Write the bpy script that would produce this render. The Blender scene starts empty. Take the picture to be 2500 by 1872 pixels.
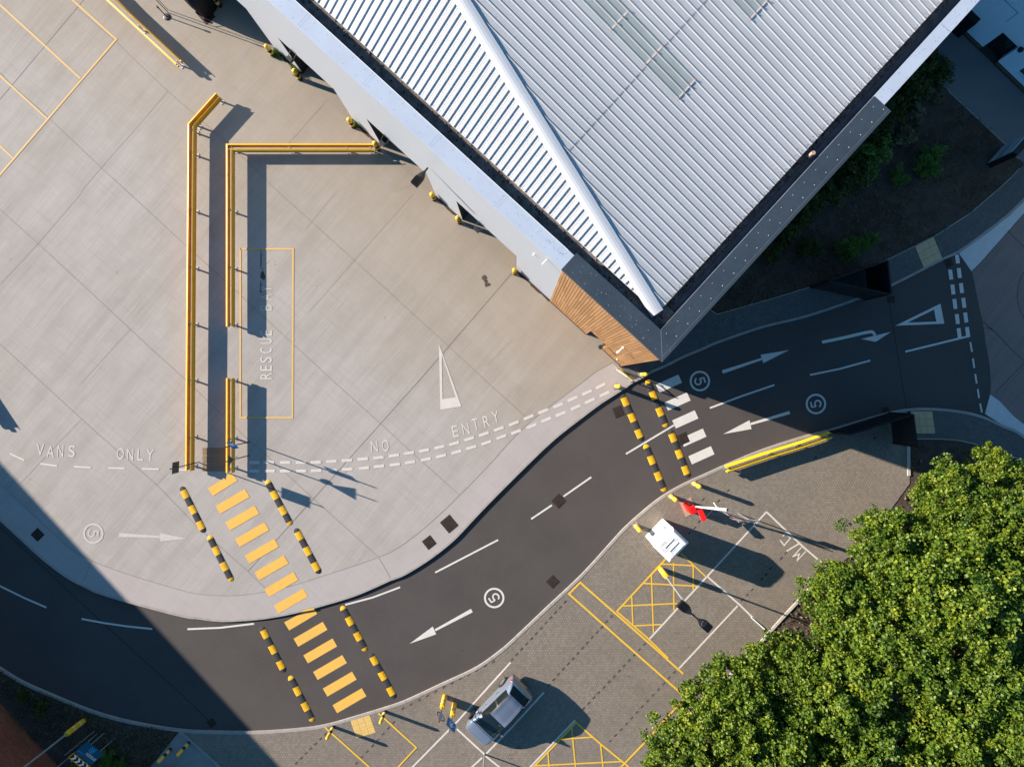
import bpy, math, random
import numpy as np
from mathutils import Vector, Matrix
R = math.radians
random.seed(7); rng = np.random.default_rng(11)
sc = bpy.context.scene
# ---------------------------------------------------------------- camera, sky, sun
H = 33.0; F = 1402.5; NX, NY = 1262.0, 935.0
cam_d = bpy.data.cameras.new('camera'); cam = bpy.data.objects.new('camera', cam_d)
sc.collection.objects.link(cam); sc.camera = cam
cam.location = (0, 0, H); cam.rotation_euler = (0, 0, 0)
cam_d.sensor_width = 36; cam_d.lens = F/2500*36; cam_d.sensor_fit = 'HORIZONTAL'
cam_d.shift_x = -12/2500; cam_d.shift_y = -1/2500
cam_d.clip_start = 0.5; cam_d.clip_end = 3000
SUN_EL, SUN_AZ = 19.3, -19.8           # elevation; direction the shadows run (degrees from +x)
w = bpy.data.worlds.new('World'); sc.world = w; w.use_nodes = True
nt = w.node_tree; nt.nodes.clear()
sky = nt.nodes.new('ShaderNodeTexSky'); sky.sky_type = 'NISHITA'; sky.sun_disc = False
sky.sun_elevation = R(SUN_EL)
sx, sy = -math.cos(R(SUN_AZ)), -math.sin(R(SUN_AZ))
sky.sun_rotation = math.atan2(sx, sy)
sky.air_density = 1.0; sky.dust_density = 0.3; sky.ozone_density = 2.0
bg = nt.nodes.new('ShaderNodeBackground'); bg.inputs[1].default_value = 0.0705
wo = nt.nodes.new('ShaderNodeOutputWorld')
tint = nt.nodes.new('ShaderNodeMix'); tint.data_type = 'RGBA'; tint.blend_type = 'MULTIPLY'; tint.inputs[0].default_value = 1
tint.inputs[7].default_value = (0.47, 0.84, 1.0, 1)      # deep blue clear-evening sky
nt.links.new(sky.outputs[0], tint.inputs[6]); nt.links.new(tint.outputs[2], bg.inputs[0]); nt.links.new(bg.outputs[0], wo.inputs[0])
sl = bpy.data.lights.new('sun', 'SUN'); sl.energy = 5.0; sl.angle = R(0.53); sl.color = (1.0, 0.88, 0.75)
sun = bpy.data.objects.new('sun', sl); sc.collection.objects.link(sun)
dv = Vector((math.cos(R(SUN_AZ))*math.cos(R(SUN_EL)), math.sin(R(SUN_AZ))*math.cos(R(SUN_EL)), -math.sin(R(SUN_EL))))
sun.rotation_euler = dv.to_track_quat('-Z', 'Y').to_euler()
sun.location = (-40, 15, 40)
sc.view_settings.view_transform = 'Standard'; sc.view_settings.look = 'None'
sc.view_settings.gamma = 1; sc.view_settings.exposure = 1.35
sc.render.engine = 'CYCLES'
# ---------------------------------------------------------------- helpers
def P(x, y, z=0.0):
    s = (H-z)/F
    return Vector(((x-NX)*s, (NY-y)*s, z))
def A(ox, oy, pts, k=3.5392):
    return [(ox+x/k, oy+y/k) for x, y in pts]
def W(pts, z=0.0): return [P(x, y, z) for x, y in pts]
def smooth(pts, n=4, closed=False):
    out = []; m = len(pts)
    for i in range(m-1):
        p0 = pts[max(i-1, 0)]; p1 = pts[i]; p2 = pts[i+1]; p3 = pts[min(i+2, m-1)]
        for k in range(n):
            t = k/n
            out.append(tuple(0.5*((2*p1[a])+(-p0[a]+p2[a])*t+(2*p0[a]-5*p1[a]+4*p2[a]-p3[a])*t*t+(-p0[a]+3*p1[a]-3*p2[a]+p3[a])*t**3) for a in range(len(p1))))
    out.append(tuple(pts[-1])); return out
def resample(pts, step):
    v = [Vector(p) for p in pts]; out = [v[0]]; acc = 0
    for a, b in zip(v[:-1], v[1:]):
        L = (b-a).length; d = step-acc
        while d <= L:
            out.append(a.lerp(b, d/L)); d += step
        acc = L-(d-step)
    return out
class MB:
    def __init__(s): s.v = []; s.f = []; s.m = []
    def add(s, vs, fs, m=0):
        o = len(s.v); s.v += [tuple(v) for v in vs]
        for f in fs: s.f.append(tuple(i+o for i in f)); s.m.append(m)
        return s
    def poly(s, pts, m=0): return s.add(pts, [tuple(range(len(pts)))], m)
    def prism(s, pts, z0, z1, m=0):
        a = 0; n = len(pts)
        for i in range(n): a += pts[i][0]*pts[(i+1) % n][1]-pts[(i+1) % n][0]*pts[i][1]
        if a < 0: pts = pts[::-1]
        vs = [(p[0], p[1], z0) for p in pts]+[(p[0], p[1], z1) for p in pts]
        fs = [tuple(range(n-1, -1, -1)), tuple(range(n, 2*n))]+[(i, (i+1) % n, n+(i+1) % n, n+i) for i in range(n)]
        return s.add(vs, fs, m)
    def box(s, c, d, rz=0, m=0, M=None):
        x, y, z = d[0]/2, d[1]/2, d[2]/2
        vs = [Vector((a, b, e)) for a in (-x, x) for b in (-y, y) for e in (-z, z)]
        Q = M if M is not None else Matrix.Rotation(rz, 3, 'Z')
        vs = [Q@v+Vector(c) for v in vs]
        return s.add(vs, [(0, 1, 3, 2), (4, 6, 7, 5), (0, 4, 5, 1), (2, 3, 7, 6), (0, 2, 6, 4), (1, 5, 7, 3)], m)
    def tube(s, a, b, r0, r1=None, n=12, m=0, cap=True):
        a = Vector(a); b = Vector(b); r1 = r0 if r1 is None else r1
        q = (b-a).to_track_quat('Z', 'Y').to_matrix()
        vs = []
        for c, r in ((a, r0), (b, r1)):
            vs += [c+q@Vector((r*math.cos(2*math.pi*i/n), r*math.sin(2*math.pi*i/n), 0)) for i in range(n)]
        fs = [(i, (i+1) % n, n+(i+1) % n, n+i) for i in range(n)]
        if cap: fs += [tuple(range(n-1, -1, -1)), tuple(range(n, 2*n))]
        return s.add(vs, fs, m)
    def lathe(s, c, prof, n=16, mats=None, axis=None):
        c = Vector(c); q = axis if axis is not None else Matrix.Identity(3); o = []
        for r, z in prof: o += [c+q@Vector((r*math.cos(2*math.pi*i/n), r*math.sin(2*math.pi*i/n), z)) for i in range(n)]
        b = len(s.v); s.v += [tuple(v) for v in o]
        for k in range(len(prof)-1):
            for i in range(n):
                s.f.append((b+k*n+i, b+k*n+(i+1) % n, b+(k+1)*n+(i+1) % n, b+(k+1)*n+i)); s.m.append(mats[k] if mats else 0)
        s.f.append(tuple(b+i for i in range(n-1, -1, -1))); s.m.append(mats[0] if mats else 0)
        s.f.append(tuple(b+(len(prof)-1)*n+i for i in range(n))); s.m.append(mats[-1] if mats else 0)
        return s
    def strip(s, pts, wd, z, off=0.0, m=0, h=0.0):
        v = [Vector((p[0], p[1])) for p in pts]; Lf = []; Rt = []
        for i in range(len(v)):
            d1 = (v[i]-v[i-1]).normalized() if i > 0 else None
            d2 = (v[i+1]-v[i]).normalized() if i < len(v)-1 else None
            if d1 is None: d1 = d2
            if d2 is None: d2 = d1
            nrm = Vector((-(d1.y+d2.y), d1.x+d2.x)).normalized()
            k = 1/max(0.4, nrm.dot(Vector((-d2.y, d2.x))))
            Lf.append(v[i]+nrm*k*(off+wd/2)); Rt.append(v[i]+nrm*k*(off-wd/2))
        n = len(v)
        if h <= 0:
            vs = [(p.x, p.y, z) for p in Lf]+[(p.x, p.y, z) for p in Rt]
            return s.add(vs, [(n+i, n+i+1, i+1, i) for i in range(n-1)], m)
        vs = [(p.x, p.y, zz) for zz in (z-h, z) for p in Lf+Rt]
        fs = []
        for i in range(n-1):
            fs += [(2*n+n+i, 2*n+n+i+1, 2*n+i+1, 2*n+i), (i, i+1, 2*n+i+1, 2*n+i), (n+i+1, n+i, 3*n+i, 3*n+i+1)]
        fs += [(0, 2*n, 3*n, n), (n-1, 2*n-1, 4*n-1, 3*n-1)]
        return s.add(vs, fs, m)
    def build(s, name, mats, parent=None, smoothf=False, loc=None, recalc=False):
        me = bpy.data.meshes.new(name); me.from_pydata(s.v, [], s.f)
        for m in (mats if isinstance(mats, (list, tuple)) else [mats]): me.materials.append(m)
        me.polygons.foreach_set('material_index', s.m)
        if smoothf: me.polygons.foreach_set('use_smooth', [True]*len(me.polygons))
        me.update()
        o = bpy.data.objects.new(name, me); sc.collection.objects.link(o)
        if parent: o.parent = parent
        if loc is not None: o.location = loc
        if recalc:
            import bmesh
            b = bmesh.new(); b.from_mesh(me); bmesh.ops.recalc_face_normals(b, faces=b.faces); b.to_mesh(me); b.free()
        return o
def tag(o, label=None, cat=None, group=None, kind=None):
    if label: o['label'] = label
    if cat: o['category'] = cat
    if group: o['group'] = group
    if kind: o['kind'] = kind
    return o
def thing(name, label, cat, loc=(0, 0, 0), rz=0, group=None):
    o = bpy.data.objects.new(name, None); sc.collection.objects.link(o)
    o.location = loc; o.rotation_euler = (0, 0, rz); o.empty_display_size = 0.2
    return tag(o, label, cat, group)
def dup(o, label=None):
    c = o.copy(); sc.collection.objects.link(c)
    if label: c['label'] = label
    for ch in list(o.children):
        d = ch.copy(); sc.collection.objects.link(d); d.parent = c
        for g in ch.children:
            e = g.copy(); sc.collection.objects.link(e); e.parent = d
    return c
def bevel(o, wd=0.01, seg=2):
    m = o.modifiers.new('bevel', 'BEVEL'); m.width = wd; m.segments = seg; m.limit_method = 'ANGLE'; m.angle_limit = R(35); return o
# ---------------------------------------------------------------- materials
def C(h):
    h = h.lstrip('#'); c = [int(h[i:i+2], 16)/255 for i in (0, 2, 4)]
    return tuple(x/12.92 if x <= .04045 else ((x+.055)/1.055)**2.4 for x in c)
class NM:
    def __init__(s, name, rough=0.8, metal=0.0, spec=0.3):
        s.mt = bpy.data.materials.new(name); s.mt.use_nodes = True; s.n = s.mt.node_tree.nodes; s.l = s.mt.node_tree.links
        s.b = s.n['Principled BSDF']; s.b.inputs['Roughness'].default_value = rough; s.b.inputs['Metallic'].default_value = metal
        s.b.inputs['Specular IOR Level'].default_value = spec
        s.tc = s.n.new('ShaderNodeTexCoord').outputs['Object']
    def mapc(s, rz=0, scale=(1, 1, 1), src=None):
        m = s.n.new('ShaderNodeMapping'); m.vector_type = 'TEXTURE' if False else 'POINT'
        m.inputs['Rotation'].default_value = (0, 0, rz); m.inputs['Scale'].default_value = scale
        # rotate first, then scale
        m2 = s.n.new('ShaderNodeMapping'); m2.inputs['Rotation'].default_value = (0, 0, rz)
        m.inputs['Rotation'].default_value = (0, 0, 0)
        s.l.new(src or s.tc, m2.inputs[0]); s.l.new(m2.outputs[0], m.inputs[0]); return m.outputs[0]
    def noise(s, scale=5, detail=4, rough=0.6, vec=None, dist=0):
        t = s.n.new('ShaderNodeTexNoise'); t.inputs['Scale'].default_value = scale; t.inputs['Detail'].default_value = detail
        t.inputs['Roughness'].default_value = rough; t.inputs['Distortion'].default_value = dist
        s.l.new(vec or s.tc, t.inputs['Vector']); return t.outputs['Fac']
    def ramp(s, f, lo, hi, c0=(0, 0, 0, 1), c1=(1, 1, 1, 1)):
        r = s.n.new('ShaderNodeValToRGB'); r.color_ramp.elements[0].position = lo; r.color_ramp.elements[1].position = hi
        r.color_ramp.elements[0].color = (*c0[:3], 1); r.color_ramp.elements[1].color = (*c1[:3], 1)
        s.l.new(f, r.inputs[0]); return r.outputs[0]
    def mix(s, a, b, f, mode='MIX'):
        m = s.n.new('ShaderNodeMix'); m.data_type = 'RGBA'; m.blend_type = mode
        for i, x in ((6, a), (7, b)):
            if isinstance(x, (tuple, list)): m.inputs[i].default_value = (*x[:3], 1)
            else: s.l.new(x, m.inputs[i])
        if isinstance(f, (int, float)): m.inputs[0].default_value = f
        else: s.l.new(f, m.inputs[0])
        return m.outputs[2]
    def math(s, op, a, b=0.0):
        m = s.n.new('ShaderNodeMath'); m.operation = op
        for i, x in enumerate((a, b)):
            if isinstance(x, (int, float)): m.inputs[i].default_value = x
            else: s.l.new(x, m.inputs[i])
        return m.outputs[0]
    def col(s, c):
        if isinstance(c, (tuple, list)): s.b.inputs['Base Color'].default_value = (*c[:3], 1)
        else: s.l.new(c, s.b.inputs['Base Color'])
    def bump(s, h, st=0.3, d=0.01):
        b = s.n.new('ShaderNodeBump'); b.inputs['Strength'].default_value = st; b.inputs['Distance'].default_value = d
        s.l.new(h, b.inputs['Height']); s.l.new(b.outputs[0], s.b.inputs['Normal'])
def simple(name, c, rough=0.6, metal=0.0, var=0.12, sc_=3.0, spec=0.3, bump=0.0, fine=0.0):
    m = NM(name, rough, metal, spec)
    n = m.ramp(m.noise(sc_, 5, .65), .3, .7)
    d = tuple(x*(1-var) for x in c); e = tuple(min(1, x*(1+var)) for x in c)
    o = m.mix(d, e, n)
    if fine: o = m.mix(o, tuple(x*(1-fine) for x in c), m.ramp(m.noise(sc_*14, 3, .7), .45, .75))
    m.col(o)
    if bump: m.bump(m.noise(sc_*20, 3), bump, 0.004)
    return m.mt
SA = math.atan2(0.6745, -0.7383)   # facade direction u
def concrete(name, base, tint, streak=.5, blot=.5):
    m = NM(name, .85, 0, .25)
    v = m.mapc(-R(50), (0.12, 9.0, 1)); v2 = m.mapc(-R(50), (0.5, 22.0, 1))
    s1 = m.ramp(m.noise(1.0, 6, .8, v), .42, .64); s2 = m.ramp(m.noise(1.0, 4, .7, v2), .42, .62)
    v4 = m.mapc(R(40), (0.25, 5.0, 1)); s4 = m.ramp(m.noise(1.0, 4, .6, v4), .5, .72)
    v5 = m.mapc(-R(50), (.05, 1.1, 1)); s5 = m.ramp(m.noise(1.0, 5, .7, v5), .47, .68)
    b1 = m.ramp(m.noise(.16, 6, .6), .42, .66); b2 = m.ramp(m.noise(.7, 5, .65), .45, .75); b3 = m.ramp(m.noise(34, 3, .7), .35, .75)
    c = m.mix(base, tint, b1)
    dk = tuple(x*.79 for x in base)
    c = m.mix(c, dk, m.math('MULTIPLY', s1, streak*1.0)); c = m.mix(c, tuple(min(1, x*1.09) for x in base), m.math('MULTIPLY', s2, streak*1.3))
    c = m.mix(c, tuple(x*.8 for x in tint), m.math('MULTIPLY', b2, blot*.7)); c = m.mix(c, tuple(x*.84 for x in base), m.math('MULTIPLY', b3, .5))
    c = m.mix(c, tuple(x*.78 for x in tint), m.math('MULTIPLY', s4, blot*.35)); c = m.mix(c, tuple(x*.72 for x in tint), m.math('MULTIPLY', s5, streak*.6))
    spot = m.ramp(m.noise(2.6, 2, .4), .77, .80)
    c = m.mix(c, tuple(x*.55 for x in tint), m.math('MULTIPLY', spot, .5))
    m.col(c); m.bump(m.math('ADD', s2, b3), .25, .004); return m
M = {}
cm = concrete('yard_concrete', (.386, .355, .332), (.318, .287, .250), .55, .55)
M['yard'] = cm.mt
# warmer, dirtier concrete toward the building facade (a real dirt apron along the doors)
cb = cm.b.inputs['Base Color'].links[0].from_socket
tp = cm.n.new('ShaderNodeSeparateXYZ'); cm.l.new(cm.tc, tp.inputs[0])
O = P(1617, 878, 9.4); u = Vector((-0.73827, 0.674506, 0)); v_ = Vector((0.674506, 0.73827, 0))
tt = cm.math('ADD', cm.math('MULTIPLY', cm.math('SUBTRACT', tp.outputs[0], O.x), v_.x), cm.math('MULTIPLY', cm.math('SUBTRACT', tp.outputs[1], O.y), v_.y))
tn = cm.math('ADD', tt, cm.math('MULTIPLY', cm.noise(.5, 5, .7), 9.0))
cm.col(cm.mix(cb, (.255, .205, .140), cm.math('MULTIPLY', cm.ramp(cm.math('MULTIPLY', cm.math('ADD', tn, 12.0), .06), .35, 1.0), .62)))
M['band'] = concrete('band_concrete', (.395, .358, .345), (.370, .335, .315), .15, .6).mt
M['circle'] = concrete('circle_concrete', (.22, .165, .15), (.19, .14, .12), .8, .5).mt
M['pale'] = simple('pale_concrete', (.56, .54, .53), .85, 0, .08, 2, fine=.12)
def asphalt(name, c):
    m = NM(name, .88, 0, .3)
    a = m.ramp(m.noise(.35, 6, .6), .35, .7); b = m.ramp(m.noise(60, 2, .8), .3, .75); d = m.ramp(m.noise(2.2, 6, .7), .45, .8)
    o = m.mix(tuple(x*.88 for x in c), tuple(x*1.12 for x in c), a); o = m.mix(o, tuple(x*1.6 for x in c), m.math('MULTIPLY', b, .38))
    o = m.mix(o, tuple(x*1.25 for x in (c[0]*1.05, c[1], c[2]*.9)), m.math('MULTIPLY', d, .35))
    sp = m.ramp(m.noise(9, 1, .3), .78, .81); o = m.mix(o, (.2, .19, .18), m.math('MULTIPLY', sp, .6)); w9 = m.ramp(m.noise(.09, 3, .5, None, 2.0), .5, .6); o = m.mix(o, tuple(x*1.18 for x in c), m.math('MULTIPLY', w9, .5)); sp2 = m.ramp(m.noise(3.1, 3, .5), .70, .76); o = m.mix(o, tuple(x*.6 for x in c), m.math('MULTIPLY', sp2, .6))
    m.col(o); m.bump(b, .35, .004); return m.mt
M['asphalt'] = asphalt('asphalt', (.062, .054, .051))
def paving(name, c, rz, mort=.55, bw=.2):
    m = NM(name, .9, 0, .2)
    v = m.mapc(rz, (1, 1, 1))
    sep = m.n.new('ShaderNodeSeparateXYZ'); m.l.new(v, sep.inputs[0])
    def br(src, off):
        t = m.n.new('ShaderNodeTexBrick'); t.inputs['Scale'].default_value = 1; t.inputs['Brick Width'].default_value = bw
        t.inputs['Row Height'].default_value = bw/2; t.inputs['Mortar Size'].default_value = .006; t.inputs['Mortar Smooth'].default_value = .2
        t.offset = .5; t.inputs['Color1'].default_value = (.86, .86, .86, 1); t.inputs['Color2'].default_value = (1.1, 1.1, 1.1, 1)
        t.inputs['Mortar'].default_value = (mort, mort, mort, 1); m.l.new(src, t.inputs['Vector']); return t
    # herringbone: floor-based selection between two brick orientations
    X = m.math('DIVIDE', sep.outputs[0], bw/2); Y = m.math('DIVIDE', sep.outputs[1], bw/2)
    fx = m.math('FLOOR', X); fy = m.math('FLOOR', Y)
    # d = (ix+iy) mod 4 : 0,1 -> horizontal pair ; 2,3 -> vertical pair
    d = m.math('MODULO', m.math('ADD', m.math('SUBTRACT', fx, fy), 4000.0), 4.0)
    px_ = m.math('FRACT', X); py_ = m.math('FRACT', Y)
    def edge(f): # distance to cell borders low / high
        return f, m.math('SUBTRACT', 1.0, f)
    l, r = edge(px_); b, t = edge(py_)
    is0 = m.math('COMPARE', d, 0.0); is1 = m.math('COMPARE', d, 1.0); is2 = m.math('COMPARE', d, 2.0); is3 = m.math('COMPARE', d, 3.0)
    big = 1.0
    # 0: left half of a horizontal brick, 1: right half, 2: top? / 3: bottom half of a vertical brick
    L_ = m.math('ADD', l, is1); R_ = m.math('ADD', r, is0); B_ = m.math('ADD', b, is2); T_ = m.math('ADD', t, is3)
    e = m.math('MINIMUM', m.math('MINIMUM', L_, R_), m.math('MINIMUM', B_, T_))
    ln = m.ramp(e, .05, .12)
    # brick id for tone variation
    bx = m.math('SUBTRACT', fx, is1); by = m.math('SUBTRACT', fy, is3) if False else m.math('SUBTRACT', fy, is2)
    cv = m.n.new('ShaderNodeCombineXYZ'); m.l.new(bx, cv.inputs[0]); m.l.new(by, cv.inputs[1])
    wn = m.n.new('ShaderNodeTexWhiteNoise'); wn.noise_dimensions = '2D'; m.l.new(cv.outputs[0], wn.inputs['Vector'])
    o = m.mix(tuple(x*.84 for x in c), tuple(x*1.14 for x in c), wn.outputs[0])
    big = m.ramp(m.noise(.35, 6, .65), .35, .68); o = m.mix(o, tuple(x*.74 for x in c), m.math('MULTIPLY', big, .5))
    o = m.mix(o, tuple(x*1.25 for x in (c[0], c[1]*.97, c[2]*.88)), m.math('MULTIPLY', m.ramp(m.noise(.9, 5, .7), .5, .8), .4))
    st = m.ramp(m.noise(2.0, 5, .6), .66, .8); o = m.mix(o, tuple(x*.6 for x in c), m.math('MULTIPLY', st, .35))
    o = m.mix(tuple(x*.42 for x in c), o, ln)
    m.col(o); m.bump(ln, .4, .006); return m.mt
for _ in (0,):
    M['paving'] = paving('block_paving', (.236, .202, .166), R(45))
    M['paving_dark'] = paving('footway_paving', (.13, .125, .12), R(17))
M['kerb'] = simple('kerb_stone', (.33, .30, .275), .85, 0, .14, 2.5, fine=.2)
M['kerb_pale'] = simple('edging_stone', (.46, .42, .37), .85, 0, .12, 2.5, fine=.15)
M['joint'] = simple('joint_seal', (.195, .172, .153), .9, 0, .2, 4)
M['joint2'] = simple('joint_groove', (.27, .24, .215), .9, 0, .25, 3)
M['tar'] = simple('tar_joint', (.014, .013, .013), .7, 0, .2, 4)
M['soil'] = simple('soil', (.075, .055, .042), .95, 0, .4, 1.4, bump=.6, fine=.5)
M['grassland'] = simple('grassland', (.06, .07, .03), .95, 0, .3, .5, fine=.4)
def paint(name, c, under, wear=.35, scale=5.0, rough=.65):
    m = NM(name, rough, 0, .3)
    v = m.mapc(-R(50), (.6, 3.2, 1))
    a = m.ramp(m.noise(scale, 6, .75, v), .50, .72); b = m.ramp(m.noise(40, 3, .7), .5, .8); d = m.noise(1.2, 4, .6)
    o = m.mix(tuple(x*.93 for x in c), tuple(min(1, x*1.05) for x in c), d)
    o = m.mix(o, under, m.math('MULTIPLY', a, wear)); o = m.mix(o, under, m.math('MULTIPLY', b, wear*.6)); m.col(o); return m.mt
M['pw_road'] = paint('white_paint_road', (.62, .59, .54), (.16, .15, .14), .38)
M['pw_yard'] = paint('white_paint_faded', (.56, .52, .48), (.36, .31, .285), .55)
M['pw_faint'] = paint('white_paint_worn', (.50, .46, .425), (.36, .31, .285), .85)
M['py_yard'] = paint('yellow_paint_yard', (.62, .39, .13), (.38, .31, .235), .75)
M['py_cross'] = paint('yellow_paint_crossing', (.74, .42, .075), (.42, .28, .14), .55, 3.0)
M['py_pave'] = paint('yellow_paint_paving', (.72, .44, .04), (.24, .19, .12), .45, 9.0)
M['pw_pave'] = paint('white_paint_paving', (.62, .57, .52), (.24, .20, .16), .4, 9.0)
M['pave_block'] = simple('dark_marker_block', (.075, .062, .055), .9, 0, .3, 3)
M['stain'] = simple('oil_stain', (.075, .055, .042), .7, 0, .4, 6)
M['stain2'] = simple('fuel_stain', (.16, .125, .10), .8, 0, .35, 5)
M['iron'] = simple('cast_iron', (.050, .033, .026), .75, .3, .35, 9, bump=.8)
M['barrier_y'] = simple('barrier_yellow', (.72, .37, .008), .42, 0, .08, 2, spec=.5, fine=.12)
M['barrier_y2'] = simple('barrier_bright_yellow', (.80, .53, .01), .42, 0, .08, 2, spec=.5, fine=.1)
M['galv'] = simple('galvanised_steel', (.42, .43, .45), .45, .6, .15, 6)
M['black'] = simple('black_plastic', (.018, .018, .020), .5, 0, .2, 6)
M['rubber'] = simple('black_rubber', (.038, .037, .039), .8, 0, .25, 20, bump=.8)
def rumble(name, c):
    m = NM(name, .6, 0, .35); t = m.ramp(m.noise(22, 3, .6), .57, .63)
    g = m.ramp(m.noise(3, 4, .6), .4, .8); o = m.mix(c, tuple(x*.72 for x in c), g); m.col(m.mix(o, (.12, .07, .01), m.math('MULTIPLY', t, .7))); m.bump(m.noise(40, 2), .8, .01); return m.mt
M['rumble_y'] = rumble('rumble_yellow', (.78, .42, .012))
M['boll_y'] = simple('bollard_yellow', (.80, .44, .03), .45, 0, .1, 8, spec=.5, fine=.15)
M['boll_y2'] = simple('collar_yellow', (.83, .46, .015), .4, 0, .08, 6, spec=.5, fine=.1)
M['reflect'] = simple('reflective_band', (.85, .62, .35), .3, 0, .1, 9, spec=.6)
M['roof'] = simple('roof_sheet', (.545, .55, .56), .42, .25, .05, .6, spec=.5, fine=.06)
M['cap'] = simple('hip_cap_metal', (.66, .67, .69), .40, .2, .04, .8, spec=.5, fine=.05)
def clad():
    m = NM('white_cladding', .42, .1, .5); sp = m.n.new('ShaderNodeSeparateXYZ'); m.l.new(m.tc, sp.inputs[0])
    f = m.math('FRACT', m.math('MULTIPLY', sp.outputs[2], 2.6)); ln = m.ramp(f, .08, .22); c = m.mix((.30, .33, .385), (.405, .44, .50), ln)
    c = m.mix(c, (.44, .47, .52), m.math('MULTIPLY', m.noise(.4, 4), .5)); m.col(c); m.bump(ln, .3, .006); return m.mt
M['clad'] = clad()
M['coping_w'] = simple('white_coping', (.47, .53, .63), .4, .15, .06, .8, spec=.5, fine=.05)
M['coping_d'] = simple('slate_grey_coping', (.046, .064, .084), .42, .2, .16, .9, spec=.5, fine=.2)
M['rivet'] = simple('bolt_head', (.75, .75, .75), .35, .5, .05, 5)
M['rivet_d'] = simple('dark_screw', (.10, .10, .12), .5, .3, .1, 5)
M['gutter'] = simple('gutter_grime', (.15, .135, .13), .9, 0, .55, 3.2, bump=.9, fine=.6)
M['gutter_in'] = simple('gutter_lining', (.075, .085, .105), .6, .1, .3, 1.6, fine=.3)
M['dirt'] = simple('debris', (.07, .045, .028), .95, 0, .6, 12, bump=.9, fine=.6)
def timber():
    m = NM('larch_boards', .7, 0, .25)
    at = m.n.new('ShaderNodeAttribute'); at.attribute_name = 'board'; at.attribute_type = 'GEOMETRY'
    c = m.ramp(at.outputs['Fac'], .0, 1.0, (.31, .165, .075), (.44, .245, .115))
    g = m.ramp(m.noise(6, 5, .7, m.mapc(0, (5, 5, .5))), .35, .75); c = m.mix(c, (.25, .12, .055), m.math('MULTIPLY', g, .35)); m.col(c); return m.mt
M['timber'] = timber()
M['timber_gap'] = simple('board_gap', (.05, .024, .012), .9)
M['charcoal'] = simple('charcoal_panel', (.028, .031, .036), .45, .2, .15, 2, spec=.5)
def glass(name, c, rough=.04, sp=.8):
    m = NM(name, rough, 0, sp); m.col(c); return m.mt
M['glass'] = glass('dark_glass', (.006, .010, .012), .06, .35)
M['winglass'] = glass('window_glass', (.02, .05, .055), .1)
M['rooflight'] = simple('translucent_sheet', (.335, .37, .37), .35, 0, .12, 1.0, spec=.5, fine=.06)
M['rl_end'] = simple('foam_filler', (.62, .60, .55), .8, 0, .1, 5)
M['red'] = simple('red_enamel', (.78, .008, .006), .35, 0, .05, 3, spec=.5)
M['red_s'] = simple('red_sign', (.55, .02, .03), .4)
M['white'] = simple('white_enamel', (.80, .80, .78), .4, 0, .04, 3, spec=.5)
M['white_s'] = simple('white_sign', (.75, .76, .78), .4, 0, .03, 3)
M['blue_s'] = simple('blue_sign', (.005, .17, .48), .4, 0, .05, 3)
M['navy_s'] = simple('navy_sign', (.008, .09, .17), .5, 0, .08, 3)
M['cyan_s'] = simple('light_blue_print', (.03, .32, .70), .5)
M['grey_s'] = simple('sign_back_grey', (.075, .078, .085), .5, .2, .1, 4)
M['kiosk'] = simple('white_fibreglass', (.82, .82, .80), .38, 0, .03, 1.5, spec=.5)
def grime():
    m = NM('grimy_fibreglass', .5, 0, .4); a = m.ramp(m.noise(2.6, 5, .6), .44, .66)
    m.col(m.mix((.72, .72, .70), (.30, .27, .25), m.math('MULTIPLY', a, .75))); return m.mt
M['kiosk_top'] = grime()
def carp():
    m = NM('silver_blue_paint', .28, .55, .5); m.col((.22, .262, .335)); m.b.inputs['Coat Weight'].default_value = .8; m.b.inputs['Coat Roughness'].default_value = .05
    return m.mt
M['car'] = carp()
M['tyre'] = simple('tyre_rubber', (.012, .012, .013), .8, 0, .2, 8)
M['rim'] = simple('alloy', (.55, .55, .56), .3, .8, .05, 8)
M['tail'] = simple('tail_lamp', (.45, .01, .015), .15, 0, .2, 12, spec=.8)
M['lamp'] = simple('head_lamp', (.65, .68, .7), .1, .2, .1, 9, spec=.8)
M['plate_w'] = simple('number_plate', (.75, .75, .7), .4)
M['brick'] = None
def brickm():
    m = NM('red_brick', .9, 0, .2); v = m.n.new('ShaderNodeMapping'); v.inputs['Rotation'].default_value = (R(90), 0, 0)
    t = m.n.new('ShaderNodeTexBrick'); t.inputs['Scale'].default_value = 1; t.inputs['Brick Width'].default_value = .225; t.inputs['Row Height'].default_value = .075
    t.inputs['Mortar Size'].default_value = .009; t.inputs['Color1'].default_value = (.26, .068, .035, 1); t.inputs['Color2'].default_value = (.38, .11, .055, 1); t.inputs['Mortar'].default_value = (.10, .055, .04, 1)
    m.l.new(m.tc, v.inputs[0]); m.l.new(v.outputs[0], t.inputs['Vector'])
    m.col(m.mix(t.outputs[0], (.12, .04, .03), m.math('MULTIPLY', m.ramp(m.noise(.8, 4), .4, .7), .4))); return m.mt
M['brick'] = brickm()
M['bwall'] = simple('white_render_shade_tint', (.62, .80, .95), .7, 0, .05, 1.0)  # white wall; the blue of its shade is put into this colour
M['plinth'] = simple('brown_plinth', (.12, .085, .065), .85)
M['path'] = asphalt('path_asphalt', (.14, .145, .145))
M['tactile'] = simple('buff_tactile_slab', (.60, .43, .25), .85, 0, .1, 3, fine=.15)
M['tactile_y'] = simple('yellow_tactile_slab', (.70, .48, .16), .85, 0, .12, 6, fine=.2)
M['tactile_b'] = simple('brown_tactile_slab', (.27, .19, .12), .85, 0, .12, 6, fine=.25)
M['fence'] = simple('black_fence_board', (.006, .006, .009), .6, 0, .2, 2)
M['fence2'] = simple('black_fence_sheet', (.013, .015, .020), .5, 0, .25, 2)
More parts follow.
